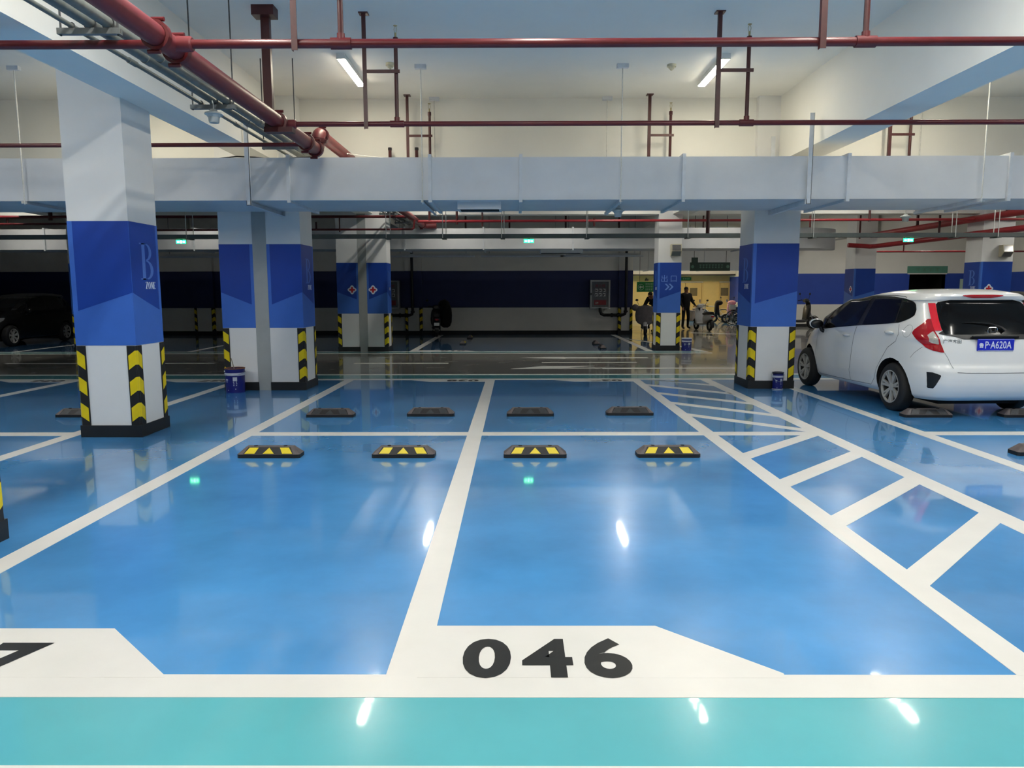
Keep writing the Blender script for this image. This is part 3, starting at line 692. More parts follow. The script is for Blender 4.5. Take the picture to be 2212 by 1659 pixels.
dome_lamp(1.47, 10.8, 2.74, 'dome lamp under the duct right of its centre', .03)
dome_lamp(6.73, 13.0, 2.86, 'dome lamp hanging above the white car', CEIL - 2.86)
for x, y, lab in ((-1.63, 10.02, 'smoke detector beside the left tube light'), (2.05, 10.12, 'smoke detector beside the right tube light')):
    e = empty('smoke_detector', (x, y, CEIL), 0, lab, 'detector')
    part('base', e, lambda B: B.lathe([(0, 0), (.06, 0), (.06, -.03), (0, -.03)], 'plastic_cream', (0, 0, 0), 'Z', 18), True)
    part('sensor', e, lambda B: B.lathe([(.04, -.03), (.035, -.055), (.015, -.06), (.012, -.075), (0, -.075)], 'plastic_cream', (0, 0, 0), 'Z', 16), True)

# ------------------------------------------------------------------ cable tray, exit signs, far pipes
e = empty('cable_tray', (0, 16.0, 2.68), 0, 'dark cable tray spanning the drive lane', 'cable tray')
part('tray', e, lambda B: (B.box(XL + .1, XR - .1, -.10, .10, 0, .006, 'tray_dark'), B.box(XL + .1, XR - .1, -.10, -.095, .006, .085, 'tray_dark'), B.box(XL + .1, XR - .1, .095, .10, .006, .085, 'tray_dark')))
for x in (-13.5, -11.4, -9.4, -7.0, -5.55, -2.75, -1.55, -.3, 1.5, 3.65, 6.3, 9.3, 10.2, 12.5):
    part('hanger_rod', e, lambda B: (B.tube([(x, -.12, -.02), (x, -.12, CEIL - 2.68)], .009, 'rod_white', 5), B.tube([(x + .05, .12, -.02), (x + .05, .12, CEIL - 2.68)], .009, 'rod_white', 5), B.box(x - .02, x + .07, -.13, .13, -.02, -.002, 'tray_dark')))
def exit_sign(x, lab):
    e = empty('exit_sign', (x, 15.95, 2.66), 0, lab, 'sign', 'glowing green exit signs')
    part('housing', e, lambda B: B.bbox(-.11, .11, .0, .03, -.085, .0, 'fixture_white', .004))
    part('lit_panel', e, lambda B: B.box(-.105, .105, -.003, .0, -.08, -.005, 'exit_glow'))
    part('running_figure', e, lambda B: (B.box(-.02, .02, -.005, -.003, -.07, -.02, 'exit_glow_white'), B.box(.04, .085, -.005, -.003, -.06, -.03, 'exit_glow_white'), B.box(-.085, -.04, -.005, -.003, -.06, -.03, 'exit_glow_white')))
    part('bracket', e, lambda B: B.box(-.03, .03, .005, .025, 0, .0199, 'tray_dark'))
exit_sign(-7.15, 'green exit sign between the nearest and the twin columns'); exit_sign(.28, 'green exit sign at the centre of the drive lane'); exit_sign(8.35, 'green exit sign above the white car')
def far_pipe(name, pts, r, lab, drops=(), m='pipe_red'):
    e = empty(name, (0, 0, 0), 0, lab, 'pipe', 'red pipes of the far bay')
    part('pipe', e, lambda B: B.tube(pts, r, m, 12), True, 1.0)
    for x, y, z0, z1, rr in drops: part('dropper', e, lambda B: B.tube([(x, y, z0), (x, y, z1)], rr, 'pipe_red_dark', 8), True)
far_pipe('sprinkler_branch', [(-15, 18.35, 3.39), (-2.6, 18.35, 3.37)], .035, 'red branch pipe before the far twin column', [(-11.4, 18.35, 3.3, CEIL, .05), (-10.6, 18.35, 3.3, CEIL, .03), (-6.0, 18.35, 3.3, CEIL, .03), (-4.3, 18.3, 3.0, 3.36, .016)])
far_pipe('sprinkler_branch', [(-15, 18.4, 3.22), (-10.2, 18.4, 3.22), (-10.1, 18.4, 3.2), (-10.08, 18.4, 3.08), (-10.0, 18.4, 3.06), (-2.55, 18.4, 3.07), (-2.5, 18.4, 3.1), (-2.48, 18.4, 3.3)], .026, 'thin red pipe with a step before the far twin column', [(-5.2, 18.4, 3.07, 3.2, .02), (-4.9, 18.4, 3.07, 3.25, .02), (-12.5, 18.4, 3.22, 3.4, .02)])
far_pipe('sprinkler_branch', [(-2.5, 19.15, 3.33), (15.0, 19.15, 3.35)], .032, 'bright red branch pipe crossing before the exit column', [(-1.5, 19.15, 3.25, CEIL, .03), (-.85, 19.15, 3.2, CEIL, .024), (-2.2, 19.15, 3.3, CEIL, .03), (2.0, 19.15, 3.2, 3.4, .03), (4.9, 19.15, 2.9, CEIL, .05), (7.0, 19.15, 3.3, CEIL, .03), (9.0, 19.15, 3.3, CEIL, .03)], 'pipe_red_lit')
far_pipe('sprinkler_branch', [(-2.2, 24.0, 3.32), (14.0, 24.0, 3.32)], .03, 'red branch pipe over the far duct', [(x, 24.0, 3.2, CEIL, .03) for x in (-1.6, -.2, 1.6, 3.3, 6.0, 8.6, 9.4, 11.0)], 'pipe_red_dark')
far_pipe('sprinkler_main', [(11.75, 12.6, PZ), (11.75, 24.8, PZ)], .085, 'thick red main running back above the car roof', [(11.75, 15.0, PZ, CEIL, .04), (11.75, 18.0, PZ, CEIL, .05), (11.75, 22.0, PZ, CEIL, .04)], 'pipe_red_lit')
far_pipe('sprinkler_main', [(11.80, 12.6, 2.98), (11.80, 24.6, 3.0), (11.7, 24.75, 3.0), (11.0, 24.8, 3.05)], .075, 'lower thick red main beside the upper one', [(11.55, 20.5, 2.98, CEIL, .03)], 'pipe_red_lit')
far_pipe('sprinkler_branch', [(11.8, 22.5, 3.2), (19.0, 22.5, 3.2)], .03, 'red branch pipe behind the far right column', [(14.0, 22.5, 3.2, CEIL, .03), (16.2, 22.5, 3.2, CEIL, .03), (14.6, 22.5, 2.6, 3.2, .02)], 'pipe_red_lit')
far_pipe('sprinkler_branch', [(12.8, 28.0, 3.0), (19.0, 28.0, 3.0)], .03, 'thin red pipe low before the doorway wall', [(14.5, 28.0, 3.0, CEIL, .025), (17.5, 28.0, 3.0, CEIL, .025)], 'pipe_red_lit')
far_pipe('sprinkler_branch', [(5.2, 14.2, 3.36), (14.0, 14.2, 3.36)], .03, 'red branch pipe above the white car', [(6.9, 14.2, 3.3, CEIL, .03), (8.8, 14.2, 3.3, CEIL, .03), (9.6, 14.2, 3.3, CEIL, .045), (10.4, 14.2, 3.3, CEIL, .03)], 'pipe_red_lit')

# ------------------------------------------------------------------ hydrant cabinets and their pipes
def hydrant(x0, x1, lab, px):
    w = (x1 - x0) / 2; cx = (x0 + x1) / 2
    e = empty('hydrant_cabinet', (cx, WB - .005, .93), 0, lab, 'cabinet', 'fire hydrant cabinets')
    H = 1.02; D = -.22
    part('box', e, lambda B: B.box(-w, w, D, 0, 0, H, 'cabinet_frame'))
    d = part('door', e, lambda B: (B.box(-w, w, D - .03, D, H - .06, H, 'cabinet_frame'), B.box(-w, w, D - .03, D, 0, .06, 'cabinet_frame'), B.box(-w, -w + .06, D - .03, D, .06, H - .06, 'cabinet_frame'), B.box(w - .06, w, D - .03, D, .06, H - .06, 'cabinet_frame')))
    part('glass', d, lambda B: B.box(-w + .06, w - .06, D - .012, D - .004, .06, H - .06, 'cabinet_glass'))
    part('latch', d, lambda B: B.box(-w + .01, -w + .05, D - .05, D - .03, .48, .56, 'black_metal'))
    text_mesh('消火栓', .13, 'decal_red', 'cabinet_word', e, frame((-.2, D - .014, .77), (1, 0, 0), (0, 0, 1)))
    for r_ in range(2):
        for c_ in range(3):
            bx = -.19 + c_ * .14; bz = .60 - r_ * .16
            t = part('pictogram', e, lambda B: B.box(bx, bx + .10, D - .014, D - .012, bz, bz + .11, 'fixture_white'))
            part('pictogram_figure', t, lambda B: (B.box(bx + .015, bx + .05, D - .016, D - .014, bz + .01, bz + .09, 'decal_dark'), B.box(bx + .05, bx + .08, D - .016, D - .014, bz + .04, bz + .07, 'decal_dark')))
    s = part('red_strip', e, lambda B: B.box(-.22, .22, D - .014, D - .012, .13, .31, 'decal_red'))
    text_mesh('119', .12, 'sign_mark', 'cabinet_number', e, frame((-.19, D - .016, .16), (1, 0, 0), (0, 0, 1)), sx=.7)
    p = empty('hydrant_pipe', (px, WB - .3, 0), 0, 'black riser pipe feeding ' + lab.split(' ', 1)[1], 'pipe', 'black hydrant risers')
    q = cx - px
    sgn = 1 if q > 0 else -1
    part('riser', p, lambda B: B.tube([(0, 0, 3.5), (0, 0, .82), (sgn * .03, 0, .74), (sgn * .12, 0, .70)], .05, 'black_metal', 12), True, 1.0)
    part('feed', p, lambda B: B.tube([(sgn * .12, 0, .70), (q * .85, 0, .70), (q * .95, 0, .74), (q, 0, .84), (q, .05, .935)], .055, 'black_metal', 12), True, 1.0)
    for k in (.3, .55): part('coupling', p, lambda B: B.tube([(q * k - .03, 0, .70), (q * k + .03, 0, .70)], .075, 'black_metal', 12), True)
    part('coupling', p, lambda B: B.tube([(0, 0, .80), (0, 0, .86)], .075, 'black_metal', 12), True)
hydrant(2.68, 3.40, 'grey fire hydrant cabinet at the lobby end of the dark wall', 3.96)
hydrant(-4.90, -4.20, 'grey fire hydrant cabinet half hidden by the twin column', -3.72)

# ------------------------------------------------------------------ loudspeaker boxes on columns
def horn(x, y, z, lab):
    e = empty('loudspeaker', (x, y, z), 0, lab, 'loudspeaker', 'cream loudspeaker boxes on columns')
    part('case', e, lambda B: B.prism([(-.13, 0, .15), (-.13, 0, -.15), (-.13, -.10, -.15), (-.13, -.20, -.03), (-.13, -.16, .15)], (.26, 0, 0), 'plastic_cream'))
    part('grille', e, lambda B: B.prism([(-.11, -.103, -.143), (-.11, -.198, -.032), (-.11, -.206, -.036), (-.11, -.111, -.147)], (.22, 0, 0), 'cabinet_glass'))
    part('grille_front', e, lambda B: B.prism([(-.11, -.199, -.02), (-.11, -.163, .13), (-.11, -.168, .13), (-.11, -.204, -.02)], (.22, 0, 0), 'cabinet_glass'))
horn(4.13, 19.366, 2.60, 'cream loudspeaker box high on the exit column'); horn(12.5, 19.195, 2.55, 'cream loudspeaker box high on the far right column')

# ------------------------------------------------------------------ signs
def marks(parent, x0, x1, z0, z1, n, m, y):
    w = (x1 - x0) / n
    for i in range(n):
        a = x0 + i * w
        part('glyph', parent, lambda B: (B.box(a + w * .15, a + w * .8, y - .002, y, z0 + (z1 - z0) * .75, z1, m), B.box(a + w * .42, a + w * .56, y - .002, y, z0, z1, m), B.box(a + w * .2, a + w * .75, y - .002, y, z0 + (z1 - z0) * .15, z0 + (z1 - z0) * .38, m)))
e = empty('hanging_sign', (7.3, 28.0, 2.30), 0, 'dull green direction sign hanging before the lobby', 'sign')
part('board', e, lambda B: B.bbox(-.75, .75, 0, .06, 0, .32, 'sign_green_dull', .006)); marks(e, -.42, .5, .1, .24, 8, 'sign_mark_dull', 0)
for x in (-.66, .66): part('arrow_disc', e, lambda B: B.lathe([(0, -.002), (.06, -.002), (.06, 0), (0, 0)], 'sign_mark_dull', (x, 0, .16), 'Y', 16))
part('hanger', e, lambda B: (B.box(-.70, -.46, .02, .04, .32, .5, 'sign_green_dull'), B.tube([(-.6, .03, .45), (-.6, .03, CEIL - 2.3)], .01, 'rod_dark', 6), B.tube([(.6, .03, .3), (.6, .03, CEIL - 2.3)], .01, 'rod_dark', 6)))
e = empty('direction_sign', (6.0, 33.0, 1.52), 0, 'bright green direction sign with white arrow in the lobby', 'sign')
part('board', e, lambda B: B.bbox(-.62, .62, 0, .05, 0, .44, 'sign_green', .006))
part('arrow', e, lambda B: B.prism([(-.53, -.004, .21), (-.44, -.004, .29), (-.44, -.004, .24), (-.34, -.004, .24), (-.34, -.004, .19), (-.44, -.004, .19), (-.44, -.004, .13)], (0, .004, 0), 'sign_mark'))
part('arrow_ring', e, lambda B: B.torus((-.44, -.002, .21), .125, .007, 'sign_mark', 'Y', 24, 5))
for z in (.31, .19, .07): marks(e, -.25, .5, z, z + .075, 9, 'sign_mark', 0)
part('hanger', e, lambda B: (B.tube([(-.5, .025, .44), (-.5, .025, CEIL - 1.52)], .01, 'rod_dark', 6), B.tube([(.5, .025, .44), (.5, .025, CEIL - 1.52)], .01, 'rod_dark', 6)))
e = empty('door_sign', (9.15, 39.96, 2.12), 0, 'small green sign above the double yellow doors', 'sign')
part('board', e, lambda B: B.box(-.27, .27, 0, .02, 0, .17, 'sign_green')); marks(e, -.2, .2, .05, .12, 4, 'sign_mark', 0)
e = empty('door_sticker', (8.75, 39.945, 1.86), 0, 'orange strip sticker on the yellow double door', 'sticker'); part('sheet', e, lambda B: B.box(-.13, .13, 0, .003, 0, .06, 'tin_rust')); marks(e, -.1, .1, .015, .045, 4, 'sign_mark', 0)
e = empty('doorway_sign', (17.75, WR - .03, 2.30), 0, 'pale green sign over the dark doorway', 'sign')
part('board', e, lambda B: B.box(-.86, .86, 0, .03, 0, .30, 'sign_teal')); marks(e, -.55, .55, .09, .22, 4, 'sign_mark_dull', 0)
part('lower_trim', e, lambda B: B.box(-.84, .84, -.003, .03, -.05, 0, 'fixture_white'))
e = empty('wall_notice', (19.3, WR - .03, 1.0), 0, 'narrow pale green panel between doorway and far column', 'panel'); part('sheet', e, lambda B: B.box(-.12, .12, 0, .02, 0, 1.05, 'sign_mark')); part('edge', e, lambda B: B.box(-.13, .13, .005, .025, -.01, 0, 'fixture_white'))

# ------------------------------------------------------------------ wheel stops
def make_stop():
    e = empty('wheel_stop', (0, 0, 0))
    L, D, H, lip, b, en = .295, .085, .10, .035, .018, .05
    # bevelled hexagonal rubber bar: base footprint, lip, sloped faces to a narrow top
    base = [(-L, -D + b), (-L + b, -D), (L - b, -D), (L, -D + b), (L, D - b), (L - b, D), (-L + b, D), (-L, D - b)]
    tx, ty = L - .075, .032
    top = [(-tx, -ty + .006), (-tx + .006, -ty), (tx - .006, -ty), (tx, -ty + .006), (tx, ty - .006), (tx - .006, ty), (-tx + .006, ty), (-tx, ty - .006)]
    B = MB()
    v = [(x, y, 0) for x, y in base] + [(x, y, lip) for x, y in base]
    B.add(v, [tuple(range(7, -1, -1))] + [(i, (i + 1) % 8, 8 + (i + 1) % 8, 8 + i) for i in range(8)], 'rubber_black')
    v = [(x, y, lip) for x, y in base] + [(x, y, H) for x, y in top]
    B.add(v, [(i, (i + 1) % 8, 8 + (i + 1) % 8, 8 + i) for i in range(8)] + [tuple(range(8, 16))], 'rubber_edge')
    B.build('rubber_body', e)
    n = Vector((0, -(H - lip), -(D - ty))).normalized() * -1
    n = Vector((0, -(H - lip), (D - ty))).normalized()
    def on(x, t, s): # point on the sloped face, t 0..1 up the slope
        return Vector((x, s * (-D + (D - ty) * t), lip + (H - lip) * t))
    for s, m in ((1, 'hazard_yellow'), (-1, 'rubber_panel')):
        nn = Vector((0, s * n.y, n.z)) * .002
        part('panel_bed', e, lambda B: B.prism([on(-.235, .04, s), on(.235, .04, s), on(.20, .93, s), on(-.20, .93, s)], nn * .5, 'rubber_black'))
        for q in ([(-.225, .1), (-.13, .1), (-.10, .86), (-.185, .86)], [(.13, .1), (.225, .1), (.185, .86), (.10, .86)], [(-.052, .1), (.052, .1), (.0, .86)]):
            part('reflector_panel', e, lambda B: B.prism([on(x, t, s) for x, t in q], nn, m))
    for x in (-.14, .14): part('bolt', e, lambda B: B.tube([(x, 0, H - .004), (x, 0, H + .006)], .018, 'rubber_black', 8))
    return e
STOP = make_stop(); used = [0]
def stop(x, y, rz, label, group):
    o = STOP if not used[0] else copy_tree(STOP); used[0] = 1
    o.location = (x, y, .0015); o.rotation_euler = (0, 0, rz); tag(o, label, 'wheel stop', group)
NB = 'yellow-faced wheel stops of the near stalls'; FB = 'black wheel stops behind the cross line'
stop(-2.325, 6.84, 0.0, 'yellow-panelled wheel stop nearest the left stall line', NB); stop(-1.06, 6.84, 0, 'yellow-panelled wheel stop left of the middle line', NB)
stop(.18, 6.835, 0, 'yellow-panelled wheel stop right of the middle line', NB); stop(1.435, 6.845, 0, 'yellow-panelled wheel stop nearest the hatched area', NB)
stop(-2.315, 9.09, PI, 'black wheel stop behind the cross line, leftmost of its row', FB); stop(-1.07, 9.15, PI, 'black wheel stop behind the cross line, left of the middle line', FB)
stop(.18, 9.15, PI, 'black wheel stop behind the cross line, right of the middle line', FB); stop(1.435, 9.20, PI, 'black wheel stop behind the cross line, nearest the hatching', FB)
stop(-5.46, 9.11, PI, 'black wheel stop poking out behind the nearest column', FB)
stop(5.08, 9.03, PI, 'black wheel stop under the rear wheel of the white car', FB); stop(6.29, 9.02, PI, 'black wheel stop under the white car at the picture edge', FB)
stop(5.03, 6.91, 0, 'wheel stop cut by the right picture edge', NB)
FS = 'dark wheel stops in the far stalls'
stop(-1.57, 21.9, PI / 2, 'dark wheel stop in the far stall, nearer of the left pair', FS); stop(-1.53, 24.6, PI / 2, 'dark wheel stop in the far stall, farther of the left pair', FS)
stop(2.36, 21.7, PI / 2, 'dark wheel stop in the far stall, farther of the right pair', FS); stop(2.36, 20.1, PI / 2, 'dark wheel stop in the far stall, nearer of the right pair', FS)

# ------------------------------------------------------------------ paint pails
def pail(x, y, r, h, lab, opened, lid='tin_rim', rim_white=False, rz=0.0):
    e = empty('paint_pail', (x, y, .0016), rz, lab, 'paint pail')
    rb = r * .94
    t = .004
    rr = lambda z: rb + (r - rb) * z / h
    prof_out = [(0, 0.0), (rb, 0), (r, h)]
    part('can', e, lambda B: B.lathe([(0, 0), (rb, 0), (rr(h * .70), h * .70), (rr(h * .70) + .002, h * .70), (rr(h * .84) + .002, h * .84), (rr(h * .84), h * .84), (r, h), (r - t, h), (rb - t, .01), (0, .01)], 'tin_blue', (0, 0, 0), 'Z', 28), True)
    part('label_band', e, lambda B: B.lathe([(rr(h * .71) + .0005, h * .71), (rr(h * .71) + .0035, h * .712), (rr(h * .83) + .0035, h * .828), (rr(h * .83) + .0005, h * .83)], 'tin_label', (0, 0, 0), 'Z', 28), True)
    part('rim', e, lambda B: B.torus((0, 0, h), r, .008, 'tin_rust' if opened else lid, 'Z', 28, 6), True)
    if rim_white: part('base_ring', e, lambda B: B.torus((0, 0, .008), rb, .008, 'tin_label', 'Z', 28, 6), True)
    for a0, a1, z0, z1 in ((-1.45, -1.02, .50, .66), (-2.35, -2.0, .52, .58), (-2.3, -2.05, .45, .48)):
        n = 5
        def lab_(B):
            for i in range(n):
                p, q = a0 + (a1 - a0) * i / n, a0 + (a1 - a0) * (i + 1) / n
                f = lambda a, z: ((rr(h * z) + .0015) * math.cos(a), (rr(h * z) + .0015) * math.sin(a), h * z)
                B.add([f(p, z0), f(q, z0), f(q, z1), f(p, z1)], [(0, 1, 2, 3)], 'tin_label')
        part('sticker', e, lab_)
    for i, (a, z) in enumerate(((-1.38, .44), (-1.1, .44), (-1.36, .37), (-1.08, .37), (-1.37, .30), (-1.1, .3), (-1.2, .15), (-2.0, .1))):
        f = lambda da, z: ((rr(h * z) + .0015) * math.cos(a + da), (rr(h * z) + .0015) * math.sin(a + da), h * z)
        part('print_mark', e, lambda B: B.add([f(-.05, z), f(.05, z), f(.05, z + .035), f(-.05, z + .035)], [(0, 1, 2, 3)], 'tin_label'))
    if opened:
        part('paint_residue', e, lambda B: B.lathe([(0, h * .55), (rr(h * .55) - t - .001, h * .55)], 'tin_rust', (0, 0, 0), 'Z', 24))
        part('stir_stick', e, lambda B: B.tube([(.02, .04, h * .5), (-.03, -.05, h + .16)], .006, 'wood_stick', 6))
    else:
        part('lid', e, lambda B: B.lathe([(r + .003, h - .02), (r + .003, h + .006), (r - .015, h + .008), (r - .02, h - .002), (0, h - .002)], lid, (0, 0, 0), 'Z', 28), True)
    part('bail_handle', e, lambda B: B.tube([((r + .008) * math.cos(a), (r + .008) * math.sin(a) , h * .86 - .10 * math.sin(-a) * (1 if not opened else .5)) for a in [-PI * i / 14 for i in range(15)]], .0025, 'chrome', 5))
    for s in (-1, 1): part('ear', e, lambda B: B.tube([(s * (r - .002), 0, h * .86), (s * (r + .014), 0, h * .86)], .012, 'chrome', 8))
pail(-4.37, 11.36, .150, .375, 'open blue paint pail with brown rim beside the twin column', True)
pail(4.15, 11.60, .083, .27, 'slim blue paint tin before the column by the white car', False, 'tin_rim', True)
pail(4.46, 19.22, .13, .33, 'blue paint pail beside the exit column', False, 'tin_label')

# ------------------------------------------------------------------ cars
# plan outline at height z: half width W, rear / front reach, corner exponents
TAB = np.array([
    # z     W     yR     yF    nR   nF
    [0.190, .700, -1.780, 1.780, 6.0, 3.0],
    [0.205, .760, -1.880, 1.880, 6.0, 3.0],
    [0.250, .795, -1.955, 1.950, 6.0, 3.0],
    [0.320, .815, -1.995, 1.985, 6.0, 3.0],
    [0.400, .832, -2.020, 2.010, 6.0, 3.0],
    [0.480, .840, -2.030, 2.022, 6.0, 3.0],
    [0.555, .8455, -2.030, 2.025, 6.0, 3.0],
    [0.600, .8475, -2.018, 2.020, 6.0, 3.0],
    [0.640, .8475, -1.996, 2.000, 6.0, 3.0],
    [0.720, .848, -1.986, 1.940, 6.0, 3.0],
    [0.800, .847, -1.976, 1.820, 6.0, 3.2],
    [0.880, .845, -1.960, 1.620, 6.0, 3.4],
    [0.940, .841, -1.942, 1.400, 7.0, 3.6],
    [0.990, .834, -1.918, 1.250, 7.0, 3.8],
    [1.030, .823, -1.892, 1.150, 7.0, 4.0],
    [1.100, .797, -1.845, 1.035, 7.0, 5.0],
    [1.200, .757, -1.772, 0.805, 7.0, 5.0],
    [1.300, .716, -1.700, 0.560, 7.0, 5.0],
    [1.370, .686, -1.652, 0.360, 7.0, 5.0],
    [1.400, .670, -1.668, 0.200, 7.0, 3.6],
    [1.435, .646, -1.690, 0.040, 6.0, 3.4],
    [1.465, .606, -1.680, -.150, 5.0, 3.2],
    [1.490, .545, -1.610, -.340, 3.2, 3.0],
    [1.510, .440, -1.490, -.540, 3.0, 3.0],
    [1.522, .300, -1.320, -.740, 2.6, 2.6],
    [1.526, .140, -1.160, -.900, 2.2, 2.2]])
def car_row(z):
    return [float(np.interp(z, TAB[:, 0], TAB[:, k])) for k in range(1, 6)]
NSEG = 120
def car_outline(z):
    """left half outline from rear centre to front centre: list of (x, y), x <= 0"""
    W, yR, yF, nR, nF = car_row(z)
    yc = 0.0 if yF > .3 else (yR + yF) / 2
    yc = min(yc, yF - .25) if yF > .3 else yc
    pts = []
    for i in range(NSEG + 1):
        t = i / NSEG
        if t <= .5:
            a = t * 2 * PI / 2       # 0 rear centre .. pi/2 side
            x = -W * abs(math.sin(a)) ** (2 / nR); y = yc + (yR - yc) * abs(math.cos(a)) ** (2 / nR)
        else:
            a = (t - .5) * 2 * PI / 2
            x = -W * abs(math.cos(a)) ** (2 / nF); y = yc + (yF - yc) * abs(math.sin(a)) ** (2 / nF)
        pts.append((x, y))
    return pts
OUT_CACHE = {}
def dense(z):
    k = round(z, 4)
    if k not in OUT_CACHE:
        p = np.array(car_outline(z)); d = np.r_[0, np.cumsum(np.hypot(*np.diff(p, axis=0).T))]
        OUT_CACHE[k] = (p, d)
    return OUT_CACHE[k]
def s_of(z, kind, val):
    p, d = dense(z)
    if kind == 's': return val
    half = NSEG // 2
    if kind == 'y':      # on the side
        ys = p[:, 1]; return float(np.interp(val, ys, d))
    xs = -p[:half + 1, 0]; return float(np.interp(abs(val), xs, d[:half + 1]))   # 'x' on the rear face
def car_pt(z, s, off, mirror=False):
    p, d = dense(z)
    x = float(np.interp(s, d, p[:, 0])); y = float(np.interp(s, d, p[:, 1]))
    e_ = .01
    x1 = float(np.interp(s - e_, d, p[:, 0])); y1 = float(np.interp(s - e_, d, p[:, 1]))
    x2 = float(np.interp(s + e_, d, p[:, 0])); y2 = float(np.interp(s + e_, d, p[:, 1]))
    tx, ty = x2 - x1, y2 - y1; L = math.hypot(tx, ty) or 1
    nx, ny = -ty / L, tx / L           # outward for a rear->front walk on the left side
    # tilt of the surface
    p2, d2 = dense(min(1.52, z + .01)); k = min(1.0, s / d[-1]); 
    xx = float(np.interp(k * d2[-1], d2, p2[:, 0])); yy = float(np.interp(k * d2[-1], d2, p2[:, 1]))
    slope = ((xx - x) * nx + (yy - y) * ny) / .01
    n = Vector((nx, ny, -slope)).normalized()
    q = Vector((x, y, z)) + n * off
    return Vector((-q.x, q.y, q.z)) if mirror else q
def patch(B, rows, m, off=.004, nz=10, ns=10, mirror=False, thick=.006):
    """rows: list of (z, (kind, value) start, (kind, value) end) - draped strip between two boundary curves"""
    zs = [r[0] for r in rows]
    grid = []
    for j in range(nz + 1):
        z = zs[0] + (zs[-1] - zs[0]) * j / nz
        k = max(i for i in range(len(zs)) if zs[i] <= z + 1e-9); k = min(k, len(zs) - 2)
        t = (z - zs[k]) / (zs[k + 1] - zs[k])
        def val(ix):
            a, b = rows[k][ix], rows[k + 1][ix]
            sa, sb = s_of(rows[k][0], *a), s_of(rows[k + 1][0], *b)
            if a[0] == b[0]: return s_of(z, a[0], a[1] + (b[1] - a[1]) * t)
            return sa + (sb - sa) * t
        s0, s1 = val(1), val(2)
        grid.append([(z, s0 + (s1 - s0) * i / ns) for i in range(ns + 1)])
    v = [tuple(car_pt(z, s, off, mirror)) for r in grid for z, s in r]
    f = []
    for j in range(nz):
        for i in range(ns):
            q = (j * (ns + 1) + i, j * (ns + 1) + i + 1, (j + 1) * (ns + 1) + i + 1, (j + 1) * (ns + 1) + i)
            f.append(q if mirror else tuple(reversed(q)))
    B.add(v, f, m)
def seam(B, pts, m, w=.006, off=.0015, mirror=False):
    """thin draped line through (kind, value, z) points"""
    P = []
    for (k0, v0, z0), (k1, v1, z1) in zip(pts[:-1], pts[1:]):
        for i in range(8):
            t = i / 8; z = z0 + (z1 - z0) * t
            if k0 == k1: s = s_of(z, k0, v0 + (v1 - v0) * t)
            else: s = s_of(z0, k0, v0) * (1 - t) + s_of(z1, k1, v1) * t
            P.append((z, s))
    P.append((pts[-1][2], s_of(pts[-1][2], pts[-1][0], pts[-1][1])))
    v = []
    for i, (z, s) in enumerate(P):
        a = P[max(0, i - 1)]; b = P[min(len(P) - 1, i + 1)]
        dz, ds = b[0] - a[0], b[1] - a[1]; L = math.hypot(dz, ds) or 1
        for q in (-1, 1):
            v.append(tuple(car_pt(z + q * w / 2 * ds / L, s - q * w / 2 * dz / L, off, mirror)))
    f = [(2 * i, 2 * i + 1, 2 * i + 3, 2 * i + 2) for i in range(len(P) - 1)]
    B.add(v, f, m)
AX_R, AX_F, WR_T = -1.265, 1.265, 0.302
